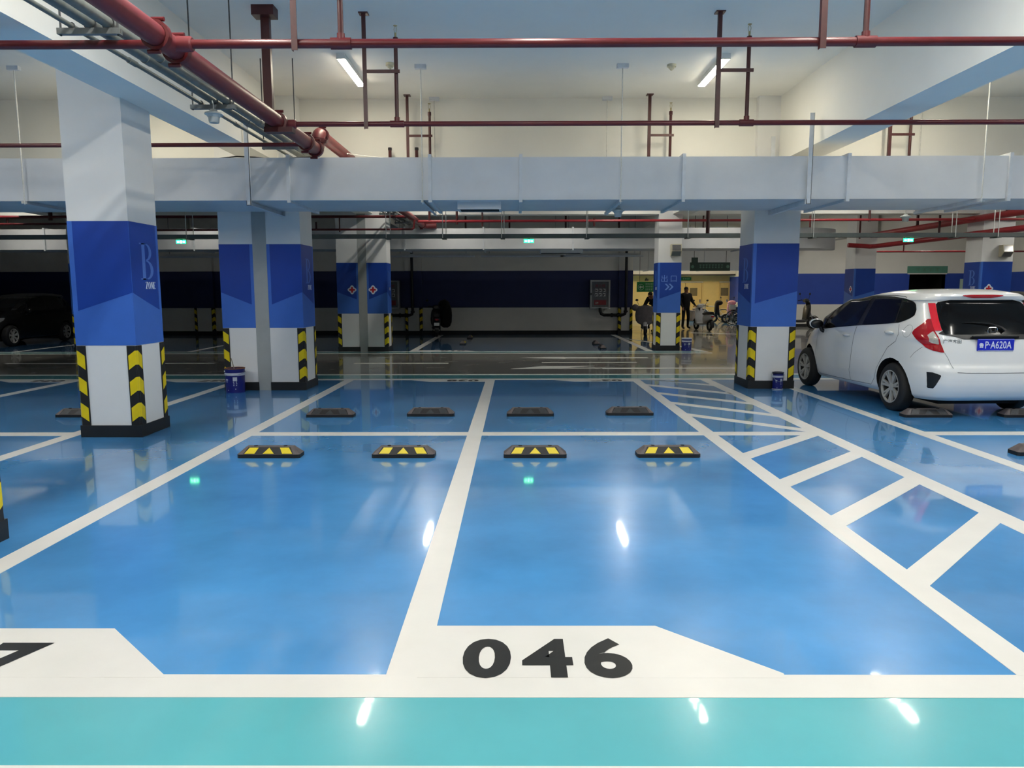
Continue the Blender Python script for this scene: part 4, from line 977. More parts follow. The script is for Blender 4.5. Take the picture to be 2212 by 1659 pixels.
def car_body_mesh(paint):
    zs = []
    for a, b in zip(TAB[:-1, 0], TAB[1:, 0]): zs += list(np.linspace(a, b, 4)[:-1])
    zs.append(TAB[-1, 0])
    v = []; n = 2 * NSEG
    for z in zs:
        p = car_outline(z)
        ring = p + [(-x, y) for x, y in reversed(p[1:-1])]
        v += [(x, y, z) for x, y in ring]
    f = [tuple(range(n)), tuple(range((len(zs) - 1) * n + n - 1, (len(zs) - 1) * n - 1, -1))]
    for j in range(len(zs) - 1):
        for i in range(n):
            i2 = (i + 1) % n
            f.append((j * n + i, (j + 1) * n + i, (j + 1) * n + i2, j * n + i2))
    me = bpy.data.meshes.new('car_body'); me.from_pydata(v, [], f); me.update()
    bm = bmesh.new(); bm.from_mesh(me); bmesh.ops.recalc_face_normals(bm, faces=bm.faces); bm.to_mesh(me); bm.free()
    o = bpy.data.objects.new('tmp_body', me); COL.objects.link(o)
    cut = []
    for ay in (AX_R, AX_F):
        for s in (-1, 1):
            R = .352; prof = [(0, .5), (R, .5), (R, 1.0), (0, 1.0)]
            c = MB(); 
            vv = []; k = 48
            for xx in (.55 * s, 1.0 * s):
                for i in range(k):
                    a = 2 * PI * i / k; vv.append((xx, ay + R * math.cos(a), .312 + R * math.sin(a)))
            ff = [tuple(range(k)), tuple(range(2 * k - 1, k - 1, -1))] + [(i, k + i, k + (i + 1) % k, (i + 1) % k) for i in range(k)]
            m2 = bpy.data.meshes.new('c'); m2.from_pydata(vv, [], ff); m2.update()
            bm = bmesh.new(); bm.from_mesh(m2); bmesh.ops.recalc_face_normals(bm, faces=bm.faces); bm.to_mesh(m2); bm.free()
            co = bpy.data.objects.new('cut', m2); COL.objects.link(co); cut.append(co)
            md = o.modifiers.new('b', 'BOOLEAN'); md.operation = 'DIFFERENCE'; md.object = co; md.solver = 'EXACT'
    dg = bpy.context.evaluated_depsgraph_get()
    out = bpy.data.meshes.new_from_object(o.evaluated_get(dg))
    bpy.data.objects.remove(o)
    for c in cut: bpy.data.objects.remove(c)
    out.name = 'car_body'
    out.materials.clear(); out.materials.append(MATS[paint]); out.materials.append(MATS['arch_black'])
    for p in out.polygons:
        c = p.center; k = 0
        for ay in (AX_R, AX_F):
            if math.hypot(c.y - ay, c.z - .312) < .3535 and abs(c.x) < .85: k = 1
        if c.z < .19: k = 1
        p.material_index = k
    out.polygons.foreach_set('use_smooth', [True] * len(out.polygons)); out.set_sharp_from_angle(angle=.7)
    return out
def wheel(parent, x, y, s):
    """s: outward side (-1 left, 1 right)"""
    t = MB()
    w = .09
    prof = [(.200, -w), (.235, -w - .004), (.27, -w + .004), (.296, -w + .025), (.302, -w + .04), (.302, w - .04), (.296, w - .025), (.27, w - .004), (.235, w + .004), (.200, w)]
    t.lathe(prof, 'tyre', (0, 0, 0), 'X', 40)
    o = t.build('wheel', parent, True, .9); o.location = (x, y, WR_T)
    r = MB()
    r.lathe([(.205, s * w * .98), (.200, s * w * .80), (.185, s * w * .62), (.17, 0), (0, 0)], 'alloy_dark', (0, 0, 0), 'X', 36)
    r.lathe([(.208, s * w * .98), (.208, s * w * 1.03), (.196, s * w * 1.03), (.19, s * w * .75)], 'alloy', (0, 0, 0), 'X', 36)
    r.build('rim', o, True, .6)
    for k in range(7):
        a = 2 * PI * k / 7 + .2
        for d, wd in ((-.13, .017), (.13, .013)):
            q = MB(); ca, sa = math.cos(a + d * .4), math.sin(a + d * .4); cb, sb = math.cos(a + d), math.sin(a + d)
            p0 = Vector((s * w * .80, .045 * ca, .045 * sa)); p1 = Vector((s * w * .95, .198 * cb, .198 * sb))
            tdir = (p1 - p0).normalized(); nrm = Vector((s, 0, 0)); side = tdir.cross(nrm).normalized() * wd
            q.prism([p0 - side, p1 - side * .8, p1 + side * .8, p0 + side], Vector((-s * .03, 0, 0)), 'alloy')
            q.build('spoke', o)
    h = MB(); h.lathe([(0, s * w * .90), (.03, s * w * .90), (.048, s * w * .82), (.05, s * w * .4)], 'alloy', (0, 0, 0), 'X', 18); h.build('hub', o, True)
def make_car(paint, seamm, label, cat, name, loc, rz, full, sz=1.0, sxy=1.0):
    e = empty(name, loc, rz, label, cat, None, None, (sxy, sxy, sz))
    bo = bpy.data.objects.new('body', car_body_mesh(paint)); COL.objects.link(bo); bo.parent = e
    for s in (-1, 1):
        for y in (AX_R, AX_F): wheel(e, s * .745, y, s)
    part('underbody', e, lambda B: B.box(-.5, .5, -1.75, 1.7, .15, .30, 'arch_black'))
    for mir in (False, True):
        # side glazing: one dark band split by pillars
        rows = [(.940, ('y', .60), ('y', 1.0)), (.965, ('y', .36), ('y', 1.03)), (1.0, ('y', -.02), ('y', 1.01)), (1.03, ('y', -.35), ('y', .97)), (1.065, ('y', -.82), ('y', .91)), (1.10, ('y', -1.27), ('y', .85)), (1.13, ('y', -1.38), ('y', .785)), (1.165, ('y', -1.46), ('y', .70)),
                (1.20, ('y', -1.51), ('y', .62)), (1.27, ('y', -1.49), ('y', .45)), (1.33, ('y', -1.44), ('y', .29)), (1.365, ('y', -1.39), ('y', .17)), (1.40, ('y', -1.26), ('y', .0)), (1.418, ('y', -1.08), ('y', -.15)), (1.432, ('y', -.8), ('y', -.32))]
        part('window_surround', e, lambda B: patch(B, rows, 'plastic_black', .003, 24, 30, mir), True, 1.2)
        gl = lambda a0, a1, zlo, zhi, cut0, cut1: [(z, ('y', max(a0(z), cut0(z))), ('y', min(a1(z), cut1(z)))) for z in np.linspace(zlo, zhi, 22)]
        zz = [r[0] for r in rows]; back = lambda z: float(np.interp(z, zz, [r[1][1] for r in rows])) + .015; front = lambda z: float(np.interp(z, zz, [r[2][1] for r in rows])) - .02
        for c0, c1, nm in ((lambda z: -9, lambda z: -1.235 + (z - 1.1) * .23, 'quarter_glass'), (lambda z: -1.21 + (z - 1.1) * .23, lambda z: -.47 - (z - 1.1) * .12, 'door_glass'), (lambda z: -.35 - (z - 1.1) * .2, lambda z: .60 - (z - 1.0) * .62, 'door_glass'), (lambda z: .64 - (z - 1.0) * .62, lambda z: 9, 'front_quarter_glass')):
            rr = [r for r in gl(back, front, .958, 1.424, c0, c1) if r[2][1] - r[1][1] > .012]
            if len(rr) > 2: part(nm, e, lambda B: patch(B, rr, 'dark_glass', .006, 18, 12, mir), True, 1.2)
        # seams
        part('door_seam', e, lambda B: (seam(B, [('y', -.34, 1.02), ('y', -.30, .89), ('y', -.24, .55), ('y', -.19, .40), ('y', -.19, .27)], seamm, .006, .0015, mir),
              seam(B, [('y', -1.315, 1.09), ('y', -1.375, .97), ('y', -1.33, .88), ('y', -1.17, .79), ('y', -.93, .50), ('y', -.86, .36), ('y', -.75, .268), ('y', -.1, .255), ('y', .84, .245), ('y', .90, .34), ('y', .92, .60), ('y', .86, .92)], seamm, .006, .0015, mir)))
        part('roof_seam', e, lambda B: seam(B, [('y', .62, 1.235), ('y', .34, 1.345), ('y', .08, 1.405), ('y', -.3, 1.438), ('y', -.9, 1.442), ('y', -1.15, 1.432), ('y', -1.22, 1.418)], seamm, .008, .0015, mir))
        part('bumper_seam', e, lambda B: seam(B, [('y', -1.62, .70), ('y', -1.67, .76), ('y', -1.77, .84)], seamm, .004, .0015, mir))
        if not mir:
            part('fuel_flap', e, lambda B: seam(B, [('y', -1.52 + .075 * math.cos(a), 1.015 + .075 * math.sin(a)) for a in [2 * PI * i / 14 for i in range(15)]], seamm, .003, .001, mir))
        for hy, hz in ((-.12, .885), (-1.19, .98)):
            def hnd(B):
                c = car_pt(hz, s_of(hz, 'y', hy), .018, mir)
                B.ell(tuple(c), .022, .105, .022, paint, 14, 8)
            part('door_handle', e, hnd, True)
        # tail lamps: lower wrap-around body, clear insert, upper strip beside the glass
        tl = [(.785, ('x', .586), ('x', .615)), (.80, ('x', .59), ('x', .675)), (.83, ('x', .597), ('y', -1.812)), (.87, ('x', .609), ('y', -1.765)), (.90, ('x', .618), ('y', -1.729)), (.95, ('x', .632), ('y', -1.67)), (.99, ('x', .644), ('y', -1.618)), (1.01, ('x', .648), ('y', -1.612)), (1.03, ('x', .65), ('y', -1.62)), (1.06, ('x', .65), ('y', -1.642)), (1.11, ('x', .645), ('y', -1.684)), (1.165, ('x', .627), ('x', .66))]
        t = part('tail_lamp', e, lambda B: patch(B, tl, 'lens_red', .008, 24, 16, mir), True, 1.2)
        part('clear_lens', t, lambda B: patch(B, [(.88, ('x', .630), ('x', .645)), (.90, ('x', .634), ('x', .707)), (.94, ('x', .643), ('x', .714)), (.98, ('x', .655), ('x', .719)), (1.02, ('x', .664), ('x', .675))], 'lens_clear', .011, 10, 8, mir), True, 1.2)
        t2 = [(1.03, ('x', .587), ('x', .653)), (1.10, ('x', .582), ('x', .648)), (1.16, ('x', .574), ('x', .637)), (1.25, ('x', .558), ('x', .618)), (1.348, ('x', .537), ('x', .594))]
        part('upper_tail_lamp', e, lambda B: patch(B, t2, 'lens_red_bright', .012, 14, 8, mir), True, 1.2)
        part('bumper_vent', e, lambda B: patch(B, [(.36, ('x', .664), ('x', .700)), (.372, ('x', .661), ('x', .709)), (.45, ('x', .64), ('x', .72)), (.52, ('x', .619), ('x', .727)), (.55, ('x', .69), ('x', .73))], 'plastic_black', .005, 14, 8, mir), True, 1.2)
        # headlamp
        part('headlamp', e, lambda B: patch(B, [(.68, ('y', 1.62), ('y', 1.80)), (.75, ('y', 1.46), ('y', 1.78)), (.82, ('y', 1.40), ('y', 1.66))], 'lens_grey', .006, 8, 10, mir), True, 1.2)
        sg = 1 if mir else -1
        def mirror_(B):
            B.ell((sg * .93, .70, 1.015), .105, .055, .075, paint, 16, 10)
            B.ell((sg * .93, .675, 1.01), .098, .04, .068, 'plastic_black', 16, 10)
        mm = part('door_mirror', e, mirror_, True)
        part('mirror_stalk', mm, lambda B: B.tube([(sg * .82, .66, .90), (sg * .86, .66, .92), (sg * .88, .66, .97)], .03, 'plastic_black', 8), True)
    # rear screen, spoiler lamp, wiper, badge, plate
    def both(B, rows, m, off, nz=14, ns=10):
        patch(B, rows, m, off, nz, ns, False); patch(B, rows, m, off, nz, ns, True)
    part('rear_window', e, lambda B: both(B, [(.99, ('x', 0), ('x', .56)), (1.04, ('x', 0), ('x', .583)), (1.16, ('x', 0), ('x', .572)), (1.25, ('x', 0), ('x', .556)), (1.345, ('x', 0), ('x', .534)), (1.375, ('x', 0), ('x', .50)), (1.396, ('x', 0), ('x', .38))], 'dark_glass', .006), True, 1.2)
    part('rear_trim', e, lambda B: both(B, [(.936, ('x', 0), ('x', .36)), (.945, ('x', 0), ('x', .40)), (.962, ('x', 0), ('x', .45)), (.985, ('x', 0), ('x', .58)), (1.0, ('x', 0), ('x', .633)), (1.03, ('x', 0), ('x', .585))], 'plastic_black', .004), True, 1.2)
    part('brake_light', e, lambda B: both(B, [(1.418, ('x', 0), ('x', .11)), (1.428, ('x', 0), ('x', .20)), (1.438, ('x', 0), ('x', .255)), (1.446, ('x', 0), ('x', .24)), (1.452, ('x', 0), ('x', .14))], 'lens_red', .006), True, 1.2)
    part('tailgate_seam', e, lambda B: (seam(B, [('x', 0, .548), ('x', -.35, .55), ('x', -.46, .557)], seamm, .006), seam(B, [('x', 0, .548), ('x', .35, .55), ('x', .46, .557)], seamm, .006, .0015, True)))
    if full:
        for mir in (False, True):
            part('tailgate_edge', e, lambda B: seam(B, [('x', .585, .785), ('x', .55, .72), ('x', .50, .60)], seamm, .004, .0015, mir))
        def rear(x, z, off):
            q = car_pt(z, s_of(z, 'x', x), off, x > 0); return q
        part('wiper', e, lambda B: B.tube([rear(.14, 1.02, .03), rear(.10, 1.06, .035), rear(-.02, 1.10, .03), rear(-.20, 1.12, .018), rear(-.32, 1.12, .015)], [.022, .014, .010, .008, .006], 'plastic_black', 8), True)
        pz = .875
        yb = rear(0, pz, 0).y
        pl = part('license_plate', e, lambda B: B.bbox(-.22, .22, yb - .025, yb - .008, pz - .07, pz + .07, 'plate_blue', .004))
        fr = lambda x, z: frame((x, yb - .0258, z), (1, 0, 0), (0, 0, 1))
        text_mesh('鲁', .062, 'plate_white', 'plate_character', pl, fr(-.205, pz - .028) , offset=.0012)
        text_mesh('P·A620A', .118, 'plate_white', 'plate_number', pl, fr(-.135, pz - .040), offset=.0012, sx=.74, spacing=1.02)
        part('plate_border', pl, lambda B: (B.box(-.215, .215, yb - .027, yb - .0255, pz + .062, pz + .065, 'plate_white'), B.box(-.215, .215, yb - .027, yb - .0255, pz - .065, pz - .062, 'plate_white')))
        part('plate_recess', e, lambda B: B.box(-.27, .27, yb - .02, yb + .02, pz + .075, pz + .10, 'plastic_black'))
        # chrome H emblem in a rounded frame
        def emb(B):
            z0 = 1.022; y0 = rear(0, z0, .008).y - .004
            fr_ = [(-.052, .045), (-.058, .02), (-.045, -.04), (-.03, -.048), (.03, -.048), (.045, -.04), (.058, .02), (.052, .045), (.035, .052), (-.035, .052), (-.052, .045)]
            B.tube([(x, y0, z0 + z) for x, z in fr_], .004, 'chrome', 6)
            for s in (-1, 1): B.prism([(s * .022, y0 - .006, z0 + .046), (s * .040, y0 - .006, z0 + .046), (s * .034, y0 - .006, z0 - .042), (s * .020, y0 - .006, z0 - .042)], (0, .006, 0), 'chrome')
            B.box(-.026, .026, y0 - .006, y0, z0 - .008, z0 + .008, 'chrome')
        part('emblem', e, emb)
        zt = .915; yt = rear(-.46, zt, .004)
        tm = text_mesh('广汽本田', .052, 'steel_grey', 'maker_badge', e, frame((-.60, rear(-.60, zt, 0).y - .008, zt - .02), (.17, rear(-.43, zt, 0).y - rear(-.60, zt, 0).y, 0), (0, 0, 1)), offset=.0008)
    # windscreen
    def wscreen(B):
        for mir in (False, True):
            rows = []
            for z in np.linspace(1.02, 1.40, 8):
                p, d = dense(z); L = d[-1]; W, yR, yF, nR, nF = car_row(z)
                rows.append((z, ('s', L - W * .82), ('s', L - .001)))
            patch(B, rows, 'dark_glass', .006, 12, 12, mir)
    part('windscreen', e, wscreen, True, 1.2)
    return e
make_car('paint_white', 'seam_dark', 'white hatchback parked beside the right column', 'car', 'hatchback_car', (5.67, 10.865, .0016), .0414, True, 1.03, 1.022)
bc = make_car('paint_black', 'seam_black', 'black hatchback in the dark behind the nearest column', 'car', 'hatchback_car', (-15.32, 22.45, .0016), PI, False, 1.0)
bc2 = copy_tree(bc); bc2.location = (15.15, 22.0, .0016); tag(bc2, 'dark car at the right picture edge beyond the white hatchback', 'car')

# ------------------------------------------------------------------ scooters, bicycles
def two_wheel(parent, y, r, tr, m_rim, spokes=0, w=.03):
    o = part('wheel', parent, lambda B: B.torus((0, 0, 0), r - tr, tr, 'tyre', 'X', 28, 8), True); o.location = (0, y, r)
    part('rim', o, lambda B: B.torus((0, 0, 0), r - 2 * tr, .012, m_rim, 'X', 26, 6), True)
    part('hub', o, lambda B: B.tube([(-w, 0, 0), (w, 0, 0)], .04 if not spokes else .02, m_rim, 10), True)
    n = spokes or 5
    for k in range(n):
        a = 2 * PI * k / n
        part('spoke', o, lambda B: B.tube([(0, .03 * math.cos(a), .03 * math.sin(a)), (0, (r - 2 * tr) * math.cos(a), (r - 2 * tr) * math.sin(a))], .014 if not spokes else .003, m_rim, 5))
def loft(B, secs, m, n=14):
    """secs: (y, zc, half width, half height) superellipse sections along y"""
    v = []; f = []
    for y, zc, hw, hh in secs:
        for i in range(n):
            a = 2 * PI * i / n; c, s = math.cos(a), math.sin(a)
            v.append((hw * math.copysign(abs(c) ** .7, c), y, zc + hh * math.copysign(abs(s) ** .7, s)))
    k = len(secs)
    for j in range(k - 1):
        for i in range(n):
            i2 = (i + 1) % n; f.append((j * n + i, (j + 1) * n + i, (j + 1) * n + i2, j * n + i2))
    f.append(tuple(range(n - 1, -1, -1))[::-1]); f.append(tuple(range((k - 1) * n, k * n))[::-1])
    B.add(v, f, m)
def scooter(x, y, rz, label, shell='scooter_dark', quilt=None, topbox=False, plate=False, sc=1.0, seat_cover=None):
    e = empty('motor_scooter', (x, y, 0), rz, label, 'scooter', None, None, (sc, sc, sc))
    two_wheel(e, .62, .225, .05, 'alloy'); two_wheel(e, -.62, .225, .055, 'alloy')
    part('floorboard', e, lambda B: loft(B, [(-.25, .30, .12, .05), (0, .28, .16, .05), (.25, .28, .16, .05), (.36, .32, .14, .05)], shell), True)
    part('rear_shell', e, lambda B: loft(B, [(-.86, .60, .04, .05), (-.78, .58, .10, .10), (-.5, .54, .15, .17), (-.25, .48, .15, .2), (-.16, .46, .10, .16)], shell), True)
    part('leg_shield', e, lambda B: loft(B, [(.30, .36, .15, .06), (.36, .58, .20, .26), (.43, .68, .18, .28), (.48, .74, .10, .16)], shell), True)
    part('front_fender', e, lambda B: B.lathe([(.255, -.06), (.275, 0), (.255, .06)], 'scooter_white' if shell != 'scooter_white' else 'scooter_dark', (0, .62, .225), 'X', 14, .5, 2.6), True)
    part('fork', e, lambda B: (B.tube([(-.07, .62, .225), (-.07, .46, .62), (0, .42, .70), (.07, .46, .62), (.07, .62, .225)], .02, 'chrome', 8), B.tube([(0, .42, .68), (0, .34, .98)], .03, 'black_metal', 8)), True)
    part('seat', e, lambda B: loft(B, [(-.80, .74, .09, .05), (-.6, .74, .14, .06), (-.3, .71, .14, .06), (-.1, .70, .09, .05)], seat_cover or 'plastic_black'), True)
    h = part('handlebar', e, lambda B: B.tube([(-.34, .24, 1.0), (-.2, .30, 1.02), (0, .34, .99), (.2, .30, 1.02), (.34, .24, 1.0)], .016, 'black_metal', 8), True)
    part('handlebar_cowl', h, lambda B: loft(B, [(.26, 1.0, .08, .05), (.34, 1.0, .13, .08), (.42, .98, .09, .07), (.45, .97, .05, .04)], shell), True)
    part('headlamp', h, lambda B: B.ell((0, .44, .97), .06, .03, .05, 'lens_clear', 12, 8), True)
    for s in (-1, 1):
        part('mirror', h, lambda B: (B.tube([(s * .22, .3, 1.02), (s * .30, .28, 1.2)], .006, 'black_metal', 5), B.ell((s * .31, .28, 1.24), .055, .015, .04, 'black_metal', 12, 8)), True)
    part('tail_lamp', e, lambda B: B.ell((0, -.86, .60), .07, .025, .035, 'lens_red', 12, 8), True)
    part('rear_fender', e, lambda B: B.lathe([(.27, -.07), (.285, 0), (.27, .07)], 'plastic_black', (0, -.62, .225), 'X', 14, 1.0, 3.4), True)
    part('shock_absorber', e, lambda B: B.tube([(.11, -.62, .24), (.11, -.5, .52)], .025, 'black_metal', 8))
    part('stand', e, lambda B: B.tube([(-.12, -.25, .26), (-.16, -.32, .02), (.16, -.32, .02), (.12, -.25, .26)], .012, 'black_metal', 6))
    if plate: part('license_plate', e, lambda B: B.box(-.09, .09, -.93, -.925, .40, .50, 'fixture_white'))
    if topbox: part('top_box', e, lambda B: B.bbox(-.19, .19, -1.0, -.66, .80, 1.08, topbox, .04))
    if quilt:
        part('wind_quilt', e, lambda B: (loft(B, [(.36, .72, .24, .26), (.44, .72, .36, .34), (.52, .70, .34, .32), (.56, .66, .26, .26)], quilt), B.ell((-.36, .36, .98), .13, .17, .12, quilt, 14, 9), B.ell((.36, .36, .98), .13, .17, .12, quilt, 14, 9)), True)
    return e
def bicycle(x, y, rz, label, fm):
    e = empty('bicycle', (x, y, 0), rz, label, 'bicycle')
    two_wheel(e, .52, .33, .02, 'frame_silver', 14); two_wheel(e, -.52, .33, .02, 'frame_silver', 14)
    bb = (0, -.08, .28); st = (0, -.22, .78); hd = (0, .36, .80); hl = (0, .39, .66)
    part('frame', e, lambda B: (B.tube([st, hd], .017, fm, 8), B.tube([bb, hl], .02, fm, 8), B.tube([bb, st, (0, -.24, .88)], .017, fm, 8), B.tube([bb, (-.05, -.52, .33)], .011, fm, 6), B.tube([bb, (.05, -.52, .33)], .011, fm, 6), B.tube([st, (-.05, -.52, .33)], .010, fm, 6), B.tube([st, (.05, -.52, .33)], .010, fm, 6)), True)
    part('fork', e, lambda B: (B.tube([hd, hl], .02, fm, 8), B.tube([hl, (-.05, .45, .5), (-.05, .52, .33)], .012, fm, 6), B.tube([hl, (.05, .45, .5), (.05, .52, .33)], .012, fm, 6)), True)
    part('handlebar', e, lambda B: B.tube([(-.28, .22, .98), (-.18, .30, .98), (0, .34, .93), (.18, .30, .98), (.28, .22, .98)], .012, 'frame_silver', 8), True)
    part('stem', e, lambda B: B.tube([hd, (0, .34, .94)], .014, 'frame_silver', 8))
    part('saddle', e, lambda B: loft(B, [(-.36, .91, .08, .03), (-.24, .91, .06, .03), (-.10, .90, .02, .02)], 'plastic_black'), True)
    part('chain_guard', e, lambda B: B.box(.03, .04, -.55, 0, .24, .36, fm))
    for s in (-1, 1): part('pedal', e, lambda B: (B.tube([(s * .05, -.08, .28), (s * .07, -.08 + s * .12, .28 - s * .1)], .01, 'black_metal', 6), B.box(s * .08 - .04, s * .08 + .04, -.11 + s * .12, -.05 + s * .12, .265 - s * .1, .285 - s * .1, 'black_metal')))
    part('mudguard', e, lambda B: B.lathe([(.345, -.025), (.352, 0), (.345, .025)], fm, (0, -.52, .33), 'X', 14, .6, 3.0), True)
    b = part('basket', e, lambda B: (B.box(-.15, .15, .42, .66, .70, .71, 'frame_silver'), B.box(-.16, .16, .41, .415, .71, .92, 'frame_silver'), B.box(-.16, .16, .665, .67, .71, .92, 'frame_silver'), B.box(-.165, -.16, .41, .67, .71, .92, 'frame_silver'), B.box(.16, .165, .41, .67, .71, .92, 'frame_silver')))
    return e
# rider-less scooter against the dark wall, seen from behind, with a black bag on it
s1 = scooter(-2.80, 26.0, .12, 'black motor scooter with white plate parked at the dark wall', 'scooter_dark', None, False, True)
e = empty('rain_cape', (-2.47, 25.95, .30), .1, 'black rain cape hanging over the scooter by the dark wall', 'rain cape')
part('cape', e, lambda B: loft(B, [(-.32, .42, .10, .26), (-.2, .40, .21, .40), (.1, .42, .23, .44), (.3, .44, .12, .34)], 'cloth_black'), True)
part('hood', e, lambda B: B.ell((-.05, .05, .82), .2, .2, .14, 'cloth_black', 14, 9), True)
scooter(4.62, 26.3, 2.95, 'dark scooter with grey wind quilt beside the wall end', 'scooter_dark', 'cloth_grey', False, False, 1.0)
scooter(5.30, 26.6, 3.2, 'black scooter next to the exit column', 'scooter_dark', None, False, False)
scooter(7.42, 29.3, .2, 'white-fendered scooter beside the standing person', 'scooter_white', None, False, False, .95)
scooter(11.5, 30.3, -1.38, 'black and white motor scooter glimpsed between column and white car', 'scooter_dark', None, False, False, 1.15)
bicycle(9.95, 37.4, 1.25, 'silver bicycle nearest to the grey box', 'frame_silver')
scooter(10.35, 36.4, 1.35, 'dark motor scooter under a black cover in the bicycle row', 'scooter_dark', 'cloth_black', False, False)
scooter(10.75, 35.6, 1.2, 'motor scooter with pink wind quilt in the bicycle row', 'scooter_dark', 'cloth_pink', False, False, 1.0, 'cloth_pink')
scooter(11.05, 34.7, 1.3, 'motor scooter with magenta quilt nearest the column', 'scooter_dark', 'cloth_magenta', False, False)
bicycle(10.55, 34.2, 1.45, 'blue bicycle half hidden by the column', 'frame_blue')
e = empty('crate', (9.55, 38.6, 0), 0, 'grey box standing at the lobby wall', 'box')
part('box', e, lambda B: B.bbox(-.42, .42, -.3, .3, 0, .5, 'box_grey', .02)); part('lid', e, lambda B: B.bbox(-.44, .44, -.32, .32, .5, .56, 'cloth_grey', .015)); part('bundle', e, lambda B: B.ell((-.05, 0, .62), .3, .22, .12, 'cloth_grey', 14, 8), True)
e = empty('security_camera', (7.0, 39.9, 2.15), 0, 'small dark camera on the lobby wall', 'camera'); part('mount', e, lambda B: B.tube([(0, .1, .1), (0, 0, .1), (0, -.05, .05)], .02, 'black_metal', 8)); part('case', e, lambda B: B.bbox(-.07, .07, -.3, 0, -.06, .06, 'black_metal', .01))

# ------------------------------------------------------------------ people
def person(loc, rz, label, J, R, E_, cloth, trouser, hair_c, head, scale=1.0):
    names = list(J); idx = {n: i for i, n in enumerate(names)}
    me = bpy.data.meshes.new('person'); me.from_pydata([J[n] for n in names], [(idx[a], idx[b]) for a, b in E_], []); me.update()
    o = bpy.data.objects.new('person', me); COL.objects.link(o)
    sk = o.modifiers.new('s', 'SKIN'); sk.use_smooth_shade = True
    for i, n in enumerate(names):
        r = R[n]; me.skin_vertices[0].data[i].radius = r if isinstance(r, tuple) else (r, r)
    me.skin_vertices[0].data[idx['pelvis']].use_root = True
    sb = o.modifiers.new('d', 'SUBSURF'); sb.levels = 2; sb.render_levels = 2
    dg = bpy.context.evaluated_depsgraph_get()
    m2 = bpy.data.meshes.new_from_object(o.evaluated_get(dg)); bpy.data.objects.remove(o)
    m2.materials.clear()
    for k in (cloth, trouser, 'skin', 'plastic_black'): m2.materials.append(MATS[k])
    hc = Vector(J['head']); hands = [Vector(J[n]) for n in ('wristL', 'wristR')]
    tips = [Vector(J[n]) for n in names if n.startswith('f')]
    for p in m2.polygons:
        c = p.center; k = 0
        if c.z < .95 and (Vector((c.x, c.y, 0)) - Vector((J['pelvis'][0], J['pelvis'][1], 0))).length < .42: k = 1
        if c.z < .10: k = 3
        if (c - hc).length < .17: k = 2
        if any((c - t).length < .05 for t in tips): k = 2
        p.material_index = k
    m2.polygons.foreach_set('use_smooth', [True] * len(m2.polygons))
    b = bpy.data.objects.new('person', m2); COL.objects.link(b); b.location = loc; b.rotation_euler = (0, 0, rz); b.scale = (scale,) * 3
    tag(b, label, 'person')
    hx = MB(); hx.ell((hc.x, hc.y + .018, hc.z + .045), .086, .100, .085, hair_c, 18, 10); hx.build('hair', b, True)
    fd = Vector((0, -1, 0))
    nose = MB(); nose.ell((hc.x, hc.y - .108, hc.z - .005), .014, .022, .024, 'skin', 10, 6); nose.build('nose', b, True)
    for s in (-1, 1):
        ey = MB(); ey.ell((hc.x + s * .034, hc.y - .092, hc.z + .012), .012, .008, .008, 'hair', 8, 6); ey.build('eye', b, True)
        er = MB(); er.ell((hc.x + s * .088, hc.y + .01, hc.z), .012, .022, .034, 'skin', 8, 6); er.build('ear', b, True)
    mo = MB(); mo.ell((hc.x, hc.y - .094, hc.z - .055), .024, .008, .006, 'cross_red', 8, 5); mo.build('mouth', b, True)
    return b
def fingers(J, R, E_, w, p, d, s, key):
    """palm + five fingers at wrist point p heading along d"""
    d = Vector(d).normalized(); side = Vector((s, 0, 0)); nrm = d.cross(side).normalized(); side = nrm.cross(d).normalized()
    palm = Vector(p) + d * .07
    J['palm' + key] = tuple(palm); R['palm' + key] = (.038, .016); E_.append((w, 'palm' + key))
    for k, (off, ln) in enumerate(((-.03, .065), (-.01, .078), (.01, .072), (.03, .058))):
        a = 'fa%s%d' % (key, k); c = 'fb%s%d' % (key, k)
        J[a] = tuple(palm + d * .035 + side * off + nrm * .004); J[c] = tuple(palm + d * (.035 + ln) + side * off * 1.1 + nrm * .022)
        R[a] = .009; R[c] = .008; E_ += [('palm' + key, a), (a, c)]
    J['ft' + key] = tuple(Vector(p) + d * .075 + side * -.062 + nrm * .015); R['ft' + key] = .0095; E_.append((w, 'ft' + key))
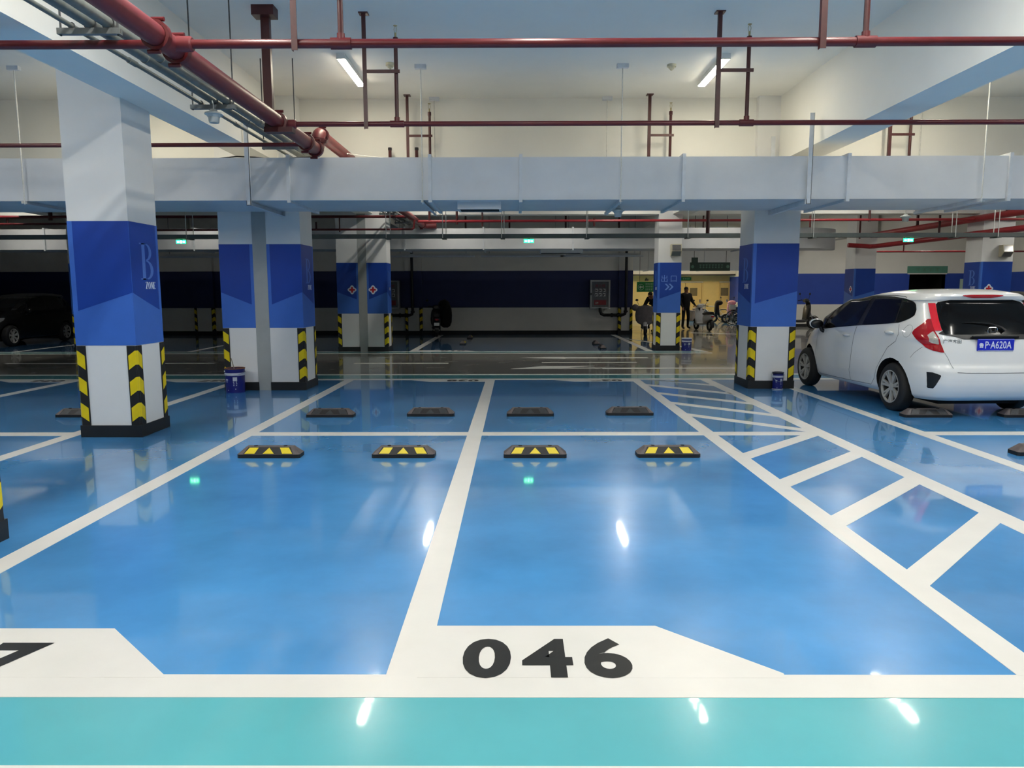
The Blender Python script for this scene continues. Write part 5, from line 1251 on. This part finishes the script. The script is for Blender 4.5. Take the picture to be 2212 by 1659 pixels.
def stand_pose(handL, handR, elbL, elbR, lean=0.0):
    J = {'pelvis': (0, 0, .95), 'waist': (0, 0, 1.08), 'chest': (0, -lean * .6, 1.28), 'neckb': (0, -lean, 1.42), 'neck': (0, -lean - .01, 1.49), 'head': (0, -lean - .02, 1.60), 'crown': (0, -lean - .01, 1.67),
         'hipL': (-.09, 0, .90), 'kneeL': (-.11, -.02, .49), 'ankL': (-.12, .02, .09), 'toeL': (-.14, -.15, .04), 'hipR': (.09, 0, .90), 'kneeR': (.11, -.04, .49), 'ankR': (.13, .02, .09), 'toeR': (.16, -.14, .04),
         'shL': (-.18, -lean, 1.39), 'elbL': elbL, 'wristL': handL, 'shR': (.18, -lean, 1.39), 'elbR': elbR, 'wristR': handR}
    R = {'pelvis': (.18, .14), 'waist': (.20, .15), 'chest': (.22, .16), 'neckb': (.11, .08), 'neck': .055, 'head': (.088, .105), 'crown': (.06, .075), 'hipL': .095, 'kneeL': .065, 'ankL': .05, 'toeL': (.045, .035), 'hipR': .095, 'kneeR': .065, 'ankR': .05, 'toeR': (.045, .035),
         'shL': .095, 'elbL': .07, 'wristL': .04, 'shR': .095, 'elbR': .07, 'wristR': .034}
    E_ = [('pelvis', 'waist'), ('waist', 'chest'), ('chest', 'neckb'), ('neckb', 'neck'), ('neck', 'head'), ('head', 'crown'), ('pelvis', 'hipL'), ('hipL', 'kneeL'), ('kneeL', 'ankL'), ('ankL', 'toeL'), ('pelvis', 'hipR'), ('hipR', 'kneeR'), ('kneeR', 'ankR'), ('ankR', 'toeR'),
          ('neckb', 'shL'), ('shL', 'elbL'), ('elbL', 'wristL'), ('neckb', 'shR'), ('shR', 'elbR'), ('elbR', 'wristR')]
    return J, R, E_
J, R_, E_ = stand_pose((-.27, -.18, .93), (.30, -.22, .98), (-.27, .02, 1.14), (.29, 0, 1.15))
fingers(J, R_, E_, 'wristL', J['wristL'], (0, -.5, -.85), -1, 'L'); fingers(J, R_, E_, 'wristR', J['wristR'], (0, -.8, -.5), 1, 'R')
person((6.95, 30.3, 0), .35, 'standing person in dark jacket and trousers beside a scooter', J, R_, E_, 'cloth_black', 'cloth_black', 'hair', None, 1.0)
J, R_, E_ = stand_pose((-.22, -.62, .92), (.22, -.60, .92), (-.27, -.36, 1.08), (.27, -.36, 1.06), .30)
J['chest'] = (0, -.20, 1.22); J['neckb'] = (0, -.34, 1.32); J['neck'] = (0, -.40, 1.36); J['head'] = (0, -.48, 1.40); J['crown'] = (0, -.50, 1.46); J['shL'] = (-.18, -.30, 1.28); J['shR'] = (.18, -.30, 1.28)
fingers(J, R_, E_, 'wristL', J['wristL'], (0, -.7, -.6), -1, 'L'); fingers(J, R_, E_, 'wristR', J['wristR'], (0, -.7, -.6), 1, 'R')
person((5.35, 28.1, 0), -.75, 'person in dark jacket bending over the parked scooters', J, R_, E_, 'cloth_black', 'cloth_black', 'hair', None, 1.0)

# ------------------------------------------------------------------ loose wires on the near duct
e = empty('loose_cable', (0, 10.28, D1Z1), 0, 'black loose cable lying along the duct top by the left beam', 'cable')
part('cable', e, lambda B: B.tube([(-4.05, 0, .012), (-3.8, .05, .05), (-3.55, .03, .035), (-3.3, .08, .012), (-3.0, .05, .03), (-2.75, .1, .05)], .009, 'plastic_black', 6), True)
part('cable_end', e, lambda B: B.tube([(-2.75, .1, .05), (-2.70, .1, .052)], .012, 'rod_white', 6))
e = empty('white_string', (0, 10.6, D1Z1), 0, 'thin white string strung low across the duct top', 'string')
part('string', e, lambda B: B.tube([(-2.35, 0, .13), (-1.9, 0, .08), (-1.45, 0, .04), (-1.1, 0, .006)], .004, 'rod_white', 5), True)
part('knot', e, lambda B: B.ell((-2.35, 0, .13), .01, .01, .01, 'rod_white', 8, 6))
